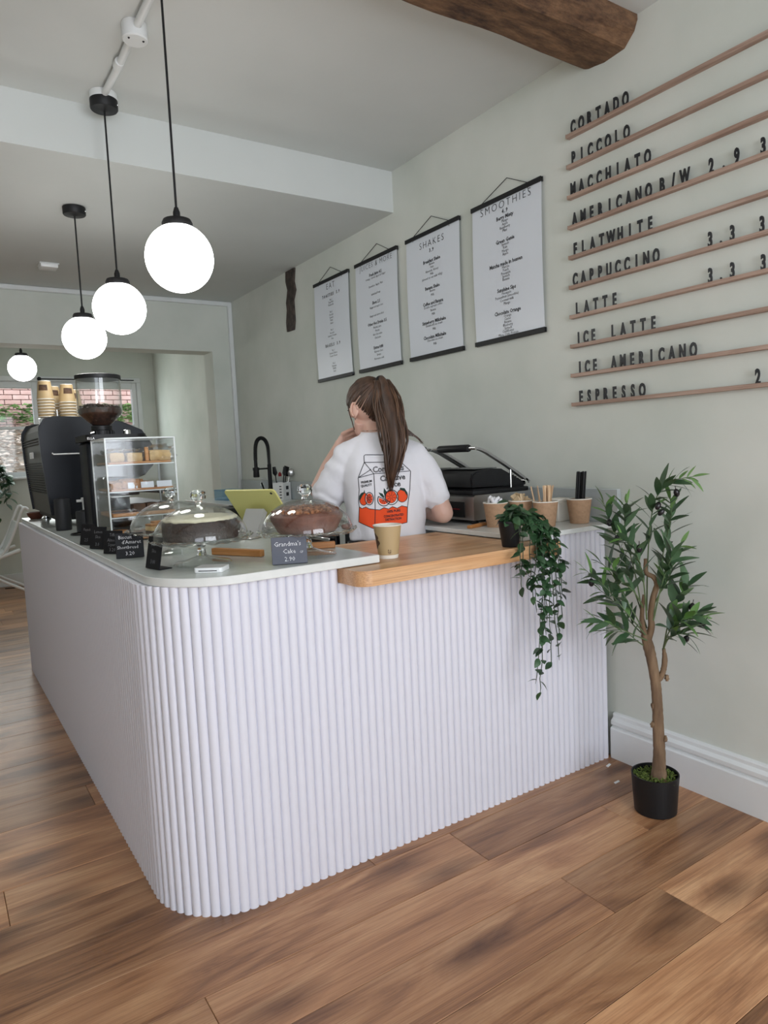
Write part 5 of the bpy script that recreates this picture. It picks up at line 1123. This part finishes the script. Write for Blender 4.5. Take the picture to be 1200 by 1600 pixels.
def remeshed(bm, voxel, smooth_it, name):
    bmesh.ops.recalc_face_normals(bm, faces=bm.faces[:])
    me = bpy.data.meshes.new(name); bm.to_mesh(me); bm.free()
    o = bpy.data.objects.new(name, me); COL.objects.link(o)
    md = o.modifiers.new('r', 'REMESH'); md.mode = 'VOXEL'; md.voxel_size = voxel; md.use_smooth_shade = True
    sm = o.modifiers.new('s', 'SMOOTH'); sm.factor = 0.5; sm.iterations = smooth_it
    dg = bpy.context.evaluated_depsgraph_get(); dg.update(); r = bpy.data.meshes.new_from_object(o.evaluated_get(dg))
    bpy.data.objects.remove(o); bpy.data.meshes.remove(me); r.name = name
    r.polygons.foreach_set('use_smooth', [True]*len(r.polygons)); return r
def chain(bm, pts, radii, n=14, sub=5, flat=1.0):
    P = spl(pts, sub); R = []
    for i in range(len(P)):
        s = i/sub; k = min(int(s), len(radii)-2); R.append(radii[k]*(1-(s-k))+radii[k+1]*(s-k))
    tube(bm, P, R, n, True, False, flat)
    for p, r in ((P[0], R[0]), (P[-1], R[-1])): ball(bm, p, (r, r, r), 12, 8)
def loft(bm, rings, n=36, power=2.4):
    """rings of (z, cx, cy, hw, hd): superellipse sections"""
    L = []
    for (z, cx, cy, hw, hd) in rings:
        row = []
        for k in range(n):
            a = 2*PI*k/n; c, s = math.cos(a), math.sin(a)
            row.append(bm.verts.new((cx+hw*math.copysign(abs(c)**(2/power), c), cy+hd*math.copysign(abs(s)**(2/power), s), z)))
        L.append(row)
    for a, b in zip(L, L[1:]):
        for k in range(n): bm.faces.new((a[k], a[(k+1) % n], b[(k+1) % n], b[k]))
    bm.faces.new(L[0][::-1]); bm.faces.new(L[-1])
PO = (1.55, 2.36, 0)
person = thing('person', 'person with brown ponytail, white T-shirt with juice carton print, hand raised to chin', 'person', PO, math.atan2(-0.549, 0.836))
# head frame: turned to the left and bowed
HC = Vector((-0.044, 0.045, 1.428))
HM = Matrix.Translation(HC) @ Matrix.Rotation(math.radians(37), 4, 'Z') @ Matrix.Rotation(math.radians(-19), 4, 'X')
bm = NB()
loft(bm, [(0.78, .005, 0, .150, .105), (0.84, .005, 0, .155, .108), (0.90, .005, 0, .138, .098), (0.98, .008, .0, .122, .088), (1.06, .010, 0, .130, .092), (1.14, .010, 0, .143, .095), (1.20, .006, 0, .142, .084), (1.24, .0, .002, .118, .064), (1.268, -.008, .006, .072, .050)], 32, 2.2)
chain(bm, [(-.012, .000, 1.26), (-.020, .012, 1.305), (-.034, .030, 1.36), (-.042, .040, 1.40)], [.062, .050, .046, .05], 18)
for s in (-1, 1):                                     # legs
    chain(bm, [(.085*s, 0, .82), (.09*s, .02, .62), (.088*s, .03, .45), (.088*s, .0, .25), (.088*s, -.02, .09)], [.078, .072, .054, .052, .037], 16)
    chain(bm, [(.088*s, -.035, .045), (.09*s, .04, .04), (.095*s, .13, .026)], [.038, .036, .024], 14)
# arms
chain(bm, [(-.130, .0, 1.230), (-.203, .035, 1.160), (-.268, .075, 1.098)], [.044, .041, .036], 16)
chain(bm, [(-.268, .075, 1.098), (-.222, .115, 1.19), (-.184, .148, 1.268)], [.037, .036, .024], 16)
chain(bm, [(.138, .0, 1.222), (.192, -.008, 1.12), (.243, -.015, .988)], [.044, .043, .041], 16)
chain(bm, [(.243, -.015, .986), (.205, .085, .985), (.158, .190, .990)], [.040, .037, .025], 16)
# left hand at the chin: palm, four unequal curled fingers, thumb
ball(bm, (-.163, .158, 1.300), (.018, .030, .036), 16, 10, Matrix.Rotation(.35, 4, 'Y') @ Matrix.Rotation(-.5, 4, 'Z'))
chain(bm, [(-.184, .148, 1.268), (-.172, .155, 1.288)], [.022, .024], 14)
for i, (z, L) in enumerate(((1.336, 1.0), (1.320, 1.12), (1.303, 1.04), (1.287, .82))):
    y = .130+.014*i; base = Vector((-.158, y+.006, z-.006)); d = Vector((.034*L, -.020, .014)); p1 = base+d; p2 = p1+Vector((.024*L, .006, .004)); p3 = p2+Vector((.010*L, .018, -.003))
    chain(bm, [base, p1, p2, p3], [.0098, .0088, .0080, .0068], 10, 4)
chain(bm, [(-.166, .176, 1.285), (-.148, .190, 1.312), (-.128, .190, 1.334), (-.112, .184, 1.346)], [.013, .0115, .0098, .0078], 10, 4)
# right hand resting on the worktop
ball(bm, (.128, .235, .984), (.040, .036, .014), 16, 10, Matrix.Rotation(.9, 4, 'Z'))
chain(bm, [(.158, .190, .990), (.140, .218, .987)], [.024, .022], 14)
for i, L in enumerate((.9, 1.0, .94, .74)):
    b0 = Vector((.128+.013*(i-1.5)*1.1, .258+.006*(1.5-abs(i-1.5)), .984)); dd = Vector((-.35+.12*(i-1.5), .9, 0)).normalized()
    chain(bm, [b0, b0+dd*.036*L+Vector((0, 0, .008)), b0+dd*.060*L+Vector((0, 0, .001)), b0+dd*.076*L+Vector((0, 0, -.014))], [.0096, .0088, .008, .0068], 10, 4)
chain(bm, [(.105, .222, .984), (.075, .240, .982), (.062, .262, .976)], [.012, .0105, .008], 10, 4)
# head, in its own frame: x right, y face, z up
ball(bm, (0, -.012, .022), (.073, .092, .088), 28, 20, HM)
ball(bm, (0, .030, -.020), (.058, .060, .080), 24, 16, HM)
ball(bm, (0, .045, -.070), (.040, .040, .040), 20, 14, HM)
ball(bm, (0, .070, -.092), (.020, .018, .018), 16, 10, HM)
for s in (-1, 1):
    ball(bm, (.036*s, .058, -.030), (.024, .022, .024), 14, 10, HM)
    tube(bm, [HM @ Vector((.055*s, .005, -.055)), HM @ Vector((.042*s, .040, -.082)), HM @ Vector((.012*s, .072, -.094))], [.022, .020, .016], 10)
    ball(bm, (.070*s, -.006, -.016), (.010, .014, .022), 14, 10, HM)
    ball(bm, (.030*s, .080, .018), (.026, .010, .008), 12, 8, HM)
tube(bm, [HM @ Vector(p) for p in ((0, .086, .012), (0, .096, -.012), (0, .104, -.030), (0, .090, -.038))], [.008, .009, .011, .009], 10)
ball(bm, (0, .088, -.058), (.020, .009, .006), 12, 8, HM); ball(bm, (0, .086, -.067), (.018, .009, .006), 12, 8, HM)
body = remeshed(bm, 0.0042, 4, 'body'); body.materials.append(M['skin']); link('body', body, person)
for s in (-1, 1):
    b = NB(); ball(b, (.031*s, .0755, .004), (.0125, .0125, .0125), 14, 10, HM); e_ = obj('eye', b, M['eye'], person)
    b = NB(); ball(b, (.031*s, .0845, .002), (.0055, .0045, .0055), 12, 8, HM); obj('iris', b, M['iris'], e_)
    EM = HM @ Matrix.Translation((.0765*s, -.012, -.013)) @ Matrix.Rotation(-.42*s, 4, 'Z') @ Matrix.Rotation(.20, 4, 'X')
    b = NB(); ball(b, (0, 0, 0), (.0055, .016, .029), 18, 12, EM); tube(b, [EM @ Vector((.005*s, .0155*math.cos(a), .028*math.sin(a)+.001)) for a in [-1.2+4.4*k/18 for k in range(19)]], [.0030]+[.0042]*17+[.003], 8); ball(b, (.002*s, .004, -.024), (.0055, .008, .009), 12, 8, EM); ball(b, (.006*s, .012, -.003), (.003, .004, .007), 10, 8, EM); obj('ear', b, M['skin'], person, smooth=180)
    b = NB(); tube(b, [HM @ Vector(p) for p in ((.014*s, .0915, .022), (.030*s, .0905, .0275), (.046*s, .078, .023))], [.003, .0034, .0016], 6); obj('eyebrow', b, M['hair'], person)
b = NB(); tube(b, [HM @ Vector(p) for p in ((-.019, .0905, -.062), (0, .0985, -.0605), (.019, .0905, -.062))], [.002, .0052, .002], 8); obj('mouth', b, M['lip'], person)
# trousers and shoes
bm = NB(); loft(bm, [(.76, .005, 0, .168, .120), (.84, .005, 0, .166, .118), (.895, .005, 0, .150, .108)], 32, 2.2)
for s in (-1, 1): chain(bm, [(.085*s, 0, .80), (.09*s, .02, .62), (.09*s, .03, .45), (.09*s, .0, .25), (.09*s, -.018, .10)], [.090, .086, .072, .068, .062], 16)
tr_ = remeshed(bm, 0.008, 5, 'trousers'); tr_.materials.append(M['denim']); link('trousers', tr_, person)
for s in (-1, 1):
    bm = NB(); chain(bm, [(.09*s, -.045, .050), (.09*s, .03, .050), (.097*s, .14, .036)], [.048, .048, .034], 14); box(bm, .09*s-.046, .09*s+.046, -.09, .165, 0.0, .03, .012, 2)
    q = remeshed(bm, 0.007, 4, 'shoe'); q.materials.append(M['shoe']); link('shoe', q, person)
# T-shirt
bm = NB()
loft(bm, [(.895, .012, .002, .160, .122), (.94, .010, .002, .157, .120), (1.0, .010, 0, .160, .118), (1.06, .010, 0, .165, .118), (1.13, .008, 0, .170, .118), (1.19, .005, 0, .168, .112), (1.232, .001, 0, .155, .098), (1.262, -.004, .003, .136, .082), (1.288, -.011, .007, .098, .069), (1.312, -.017, .012, .069, .062), (1.326, -.020, .016, .058, .058)], 40, 2.3)
chain(bm, [(-.118, .0, 1.236), (-.172, .020, 1.165), (-.222, .046, 1.083)], [.062, .069, .070], 22)
chain(bm, [(.128, .0, 1.226), (.180, -.006, 1.145), (.214, -.010, 1.060)], [.061, .062, .060], 22)
chain(bm, [(-.060, .004, 1.280), (-.100, .003, 1.262), (-.140, .003, 1.236)], [.040, .046, .056], 20); chain(bm, [(.035, .003, 1.278), (.080, .002, 1.260), (.130, .0, 1.228)], [.040, .046, .058], 20)
sh = remeshed(bm, 0.0052, 8, 'tshirt')
for v in sh.vertices:                                # soft folds and drape
    c = v.co; n_ = v.normal
    k = 0.0050*noise.noise(Vector((c.x*9+c.z*5, c.y*7, c.z*6-c.x*4)))+0.0032*noise.noise(Vector((c.x*24+c.z*9, c.y*20, c.z*8)))
    arm = max(0, min(1, (abs(c.x)-.12)/.06)); k += arm*0.0022*math.sin(c.z*80+c.x*60+5*noise.noise(c*14))
    low = max(0, min(1, (1.05-c.z)/.15)); k += low*0.004*math.sin(math.atan2(c.y, c.x)*9+3*noise.noise(c*6))
    v.co = c+n_*k
sh.materials.append(M['shirt']); shirt = link('tshirt', sh, person); shirt['label'] = 'white cotton T-shirt with a juice carton printed on the back'
b = NB(); tube(b, [(-.020+.0545*math.cos(a), .016+.0545*math.sin(a), 1.327-.006*math.sin(a)*-1) for a in [2*PI*k/40 for k in range(40)]], .0052, 8, closed=True, flat=1.0); obj('collar', b, M['shirt'], shirt)
b = NB(); tube(b, [(-.022+.052*math.cos(a), .016+.052*math.sin(a), 1.337+.004*math.sin(a)) for a in [2*PI*k/44 for k in range(44)]], .0011, 5, closed=True); obj('necklace', b, M['chrome'], person)
bvh = BVHTree.FromPolygons([v.co[:] for v in sh.vertices], [p.vertices[:] for p in sh.polygons])
def D(zx, zy):                                        # carton artwork units -> shirt back (x, z)
    px, py = zx/9.23-57.3, zy/9.23-50
    return ((.00251*px-.000115*py)*.962, 1.25+(1.187-.00254*(py+9)-.000117*(px+37.3)-1.25)*.962)
def on_shirt(x, z, lift):
    h, nrm, i, d = bvh.ray_cast(Vector((x, -.6, z)), Vector((0, 1, 0)))
    return (h.x, h.y-lift, h.z) if h is not None else (x, -.11-lift, z)
class Ink:
    def __init__(s): s.b = NB()
    def poly(s, pts, raw=False):
        q = pts if raw else [D(*p) for p in pts]
        t = NB(); f = t.faces.new([t.verts.new((x, z, 0)) for x, z in q]); bmesh.ops.triangulate(t, faces=[f])
        for _ in range(4):
            e = [e for e in t.edges if e.calc_length() > .010]
            if not e: break
            bmesh.ops.subdivide_edges(t, edges=e, cuts=1); bmesh.ops.triangulate(t, faces=t.faces[:])
        join(s.b, t)
    def line(s, pts, wd=2.3, closed=False):
        q = [Vector(D(*p)) for p in pts]; w_ = wd/9.23*.0025*2.0; P = []
        if closed: q.append(q[0])
        for a, c in zip(q, q[1:]):
            n = max(1, int((c-a).length/.006)); P += [a.lerp(c, k/n) for k in range(n)]
        P.append(q[-1]); L = []
        for i, p in enumerate(P):
            t = (P[min(i+1, len(P)-1)]-P[max(i-1, 0)]); t = t.normalized() if t.length > 0 else Vector((1, 0)); n_ = Vector((-t.y, t.x)); L.append((s.b.verts.new((*(p+n_*w_), 0)), s.b.verts.new((*(p-n_*w_), 0))))
        for a, c in zip(L, L[1:]): s.b.faces.new((a[0], a[1], c[1], c[0]))
    def text(s, st, zx, zy, size, tilt=0.0, **k):
        V, F, wd = glyphs(st, size, **k); ox, oz = D(zx, zy); c, q = math.cos(tilt), math.sin(tilt)
        vs = [s.b.verts.new((ox+(u-wd/2)*c-v*q, oz+(u-wd/2)*q+v*c, 0)) for u, v in V]
        for f in F:
            try: s.b.faces.new([vs[i] for i in f])
            except ValueError: pass
    def done(s, name, m, lift):
        for v in s.b.verts: v.co = on_shirt(v.co.x, v.co.y, lift)
        o = obj(name, s.b, m, shirt, smooth=180); o['kind'] = 'stuff'
def circ(cx, cy, rx, ry, a0=0, a1=2*PI, n=24): return [(cx+rx*math.cos(a0+(a1-a0)*i/n), cy+ry*math.sin(a0+(a1-a0)*i/n)) for i in range(n+(0 if abs(a1-a0-2*PI) < 1e-6 else 1))]
Or, Gr, Wh, Bk = Ink(), Ink(), Ink(), Ink()
wave = [(190, 960), (230, 985), (290, 960), (340, 985), (430, 995), (500, 1000), (560, 965), (630, 985), (690, 950), (760, 975), (830, 940), (915, 960)]
Or.poly([(190, 960), (230, 985), (290, 960), (340, 985), (430, 995), (425, 1285), (180, 1190)]); Or.poly([(430, 995)] + wave[5:] + [(910, 1190), (425, 1285)])
Or.poly(circ(255, 840, 62, 95)); Or.poly(circ(835, 790, 82, 95))
Wh.poly(circ(342, 835, 62, 92)); Or2 = Ink(); Or2.poly(circ(342, 835, 50, 78)); Bk.line(circ(342, 835, 62, 92), 3, True)
Wh.poly(circ(675, 812, 98, 108)); Or2.poly(circ(668, 806, 80, 90)); Bk.line(circ(675, 812, 99, 109), 3, True); Bk.line(circ(668, 806, 82, 92), 1.5, True)
half = [(475, 800)] + [(475+165*t+0, 800+75*t) for t in (.5, 1)] + circ(560, 850, 92, 90, .25, 3.6, 16); Wh.poly(half)
Or2.poly([(490, 822), (620, 875)] + circ(558, 852, 74, 66, .45, 3.35, 14)); Bk.line(half, 3, True)
for k in range(8):
    a = PI*k/4+.2; Bk.line([(668+14*math.cos(a), 806+14*math.sin(a)), (668+76*math.cos(a), 806+84*math.sin(a))], 1.4); Bk.line([(342+8*math.cos(a), 835+10*math.sin(a)), (342+47*math.cos(a), 835+73*math.sin(a))], 2.2)
for k in range(4):
    a = .75+.62*k; Bk.line([(553, 850), (556+68*math.cos(a), 852+62*math.sin(a))], 1.4)
Gr.poly([(200, 870), (190, 800), (225, 755), (255, 745), (272, 700), (275, 745), (240, 790)]); Gr.poly([(480, 740), (540, 760), (565, 800), (560, 830), (510, 790)]); Gr.poly([(560, 675), (600, 725), (598, 770), (572, 800), (555, 740)]); Gr.poly([(800, 672), (870, 680), (908, 740), (905, 795), (870, 730), (800, 700)])
for q in (circ(255, 840, 62, 95), circ(835, 790, 82, 95)): Bk.line(q, 2.2, True)
Bk.line([(268, 300), (262, 205), (280, 188), (785, 188), (800, 200), (810, 290)]); Bk.line([(268, 300), (810, 290), (960, 425), (410, 465), (268, 300)]); Bk.line([(268, 300), (175, 528), (410, 465)]); Bk.line([(178, 526), (368, 402)])
Bk.line([(175, 528), (190, 700), (178, 870), (190, 960), (180, 1190), (425, 1285), (910, 1190), (915, 960), (950, 700), (962, 425)]); Bk.line([(410, 465), (425, 720), (430, 995), (425, 1285)]); Bk.line(wave)
Bk.text('Conscious', 630, 428, .0315, .03, outline=.0008, xs=.92); Bk.text('Creative', 695, 560, .0300, .04, outline=.0008, xs=.95); Bk.text('Juice', 705, 655, .0300, .04, outline=.0008, xs=.95)
Bk.text('PREMIUM', 302, 600, .0125, .12, bold=.0004, xs=.85); Bk.text('QUALITY', 302, 652, .0125, .12, bold=.0004, xs=.85)
Bk.text('100% PURE', 710, 1032, .0135, .06, bold=.0004, xs=.85); Bk.text('CONCENTRATED', 710, 1098, .0125, .06, bold=.0004, xs=.78); Bk.text('DISTRACTION', 705, 1150, .0125, .05, bold=.0004, xs=.78)
Or.done('orange_print', M['orange_ink'], .0006); Gr.done('green_print', M['green_ink'], .0007); Wh.done('white_print', M['white_ink'], .0010); Or2.done('orange_segments', M['orange_ink'], .0014); Bk.done('black_print', M['black_ink'], .0018)

# hair: scalp cap, combed strands, ponytail, loose locks
def hairline(y):
    if y > .012: return .004+(y-.012)*.78
    if y > -.026: return .017
    return max(-.078, .006-(-.026-y)*1.75)
def scalp(th, ph, k=1.0):                              # th around, ph up, on the head ellipsoid
    return Vector((.080*k*math.cos(ph)*math.sin(th), -.012+.101*k*math.cos(ph)*math.cos(th), .022+.099*k*math.sin(ph)))
b = NB(); bb = bmesh.new(); bmesh.ops.create_uvsphere(bb, u_segments=72, v_segments=48, radius=1)
for v in bb.verts: v.co = Vector((.080*v.co.x, -.012+.101*v.co.y, .022+.099*v.co.z))
bmesh.ops.delete(bb, geom=[v for v in bb.verts if v.co.z < hairline(v.co.y)], context='VERTS')
for v in bb.verts: v.co *= 1+.012*noise.noise(Vector((v.co.x*60, v.co.y*14, v.co.z*30)))
ext = bmesh.ops.extrude_face_region(bb, geom=bb.faces[:])
for v in ext['geom']:
    if isinstance(v, bmesh.types.BMVert): v.co = Vector((0, -.012, .022))+(v.co-Vector((0, -.012, .022)))*.93
join(b, bb, HM); cap = obj('hair', b, M['hair'], person, smooth=60)
TIE = HM @ Vector((0.0, -.106, .070))
r_ = random.Random(77)
def strands(name, n, gen, m, parent, rad=.0022):
    b = NB()
    for i in range(n):
        P, R = gen(i); tube(b, P, [rad*q for q in R], 5, True)
    o = obj(name, b, m, parent, smooth=180); o['kind'] = 'stuff'; return o
def combed(i):
    th = r_.uniform(-PI, PI); y = math.cos(th); pts = []
    a = Vector((.081*math.sin(th), -.012+.102*y, 0)); z0 = hairline(-.012+.100*y)+r_.uniform(-.003, .014)
    s0 = max(-1, min(1, (z0-.022)/.099)); ph0 = math.asin(s0)
    p0 = scalp(th, ph0, 1.012); tie = Vector((0, -.106, .070))
    for k in range(9):
        s = k/8; q = p0.lerp(tie, s); c = Vector((0, -.012, .022)); d = q-c
        e = math.sqrt((d.x/.0815)**2+(d.y/.103)**2+(d.z/.101)**2); q = c+d/e*(1.0+.012*math.sin(s*PI)*r_.random()) if e > 0 else q
        pts.append(HM @ q)
    return pts, [.6]+[1]*7+[.8]
strands('combed_strands', 300, combed, M['hair'], cap, .0024); strands('combed_highlights', 90, combed, M['hair_light'], cap, .0017)
path = spl([TIE, TIE+Vector((.016, -.022, -.004)), (.030, -.078, 1.458), (.038, -.104, 1.400), (.048, -.124, 1.335), (.052, -.137, 1.270), (.045, -.143, 1.205), (.036, -.137, 1.145), (.033, -.130, 1.088)], 6)
prad = [.017, .027, .042, .044, .045, .043, .030, .016, .005]; fr = frames(path)
def pony_pt(s, u, v):
    q = s*(len(path)-1); k = min(int(q), len(path)-2); p = path[k].lerp(path[k+1], q-k); t = s*8; j = min(int(t), 7); r = prad[j]*(1-(t-j))+prad[j+1]*(t-j)
    side = Vector((1, -.15, 0)).normalized(); dep = Vector((.1, 1, .2)).normalized(); return p+side*(u*r)+dep*(v*r*.55)
def pony(i):
    a = r_.uniform(0, 6.28); rr = math.sqrt(r_.random()); u, v = rr*math.cos(a), rr*math.sin(a); e = r_.uniform(.62, 1.0); w0 = r_.uniform(-.42, .42); ph = r_.uniform(0, 6)
    P = [pony_pt(e*k/13, u+w0*math.sin(ph+k*.45), v) for k in range(14)]; return P, [.7]+[1]*9+[.9, .7, .5, .15]
ponytail = strands('ponytail', 150, pony, M['hair'], cap, .0042); strands('ponytail_highlights', 75, pony, M['hair_light'], cap, .0030)
b = NB(); tube(b, [pony_pt(k/20*.9, 0, 0) for k in range(21)], [.85*(prad[min(7, int(k/20*.9*8))]*(1-(k/20*.9*8 % 1))+prad[min(8, int(k/20*.9*8)+1)]*(k/20*.9*8 % 1)) for k in range(21)], 12, flat=.6); obj('ponytail_core', b, M['hair'], cap, smooth=180)
b = NB(); tube(b, [TIE+Vector((.010+.017*math.cos(a)*.3, -.010+.017*math.cos(a)*-.3, .018*math.sin(a)))+Vector((.012*math.cos(a), .012*math.cos(a), 0)) for a in [2*PI*k/20 for k in range(20)]], .004, 8, closed=True); obj('hair_tie', b, M['black'], cap)
def stray(i):
    z = 1.37-.02*r_.random(); P = spl([(.068, -.105, z), (.105, -.115, z-.045+.01*r_.random()), (.140, -.112, 1.295+.008*r_.random()), (.158+.012*r_.random(), -.100, 1.270+.01*r_.random())], 4); return P, [1-.8*k/(len(P)-1) for k in range(len(P))]
strands('stray_lock', 16, stray, M['hair'], cap, .0020)
def side(i):
    q = [HM @ Vector(p) for p in ((-.074, .030, .035), (-.081, .024, .0), (-.083, .018, -.045), (-.078, .022, -.085))]; P = spl([p+Vector((r_.uniform(-.002, .002), r_.uniform(-.002, .002), 0)) for p in q], 5); return P, [1-.7*k/(len(P)-1) for k in range(len(P))]
strands('side_lock', 6, side, M['hair'], cap, .0015)
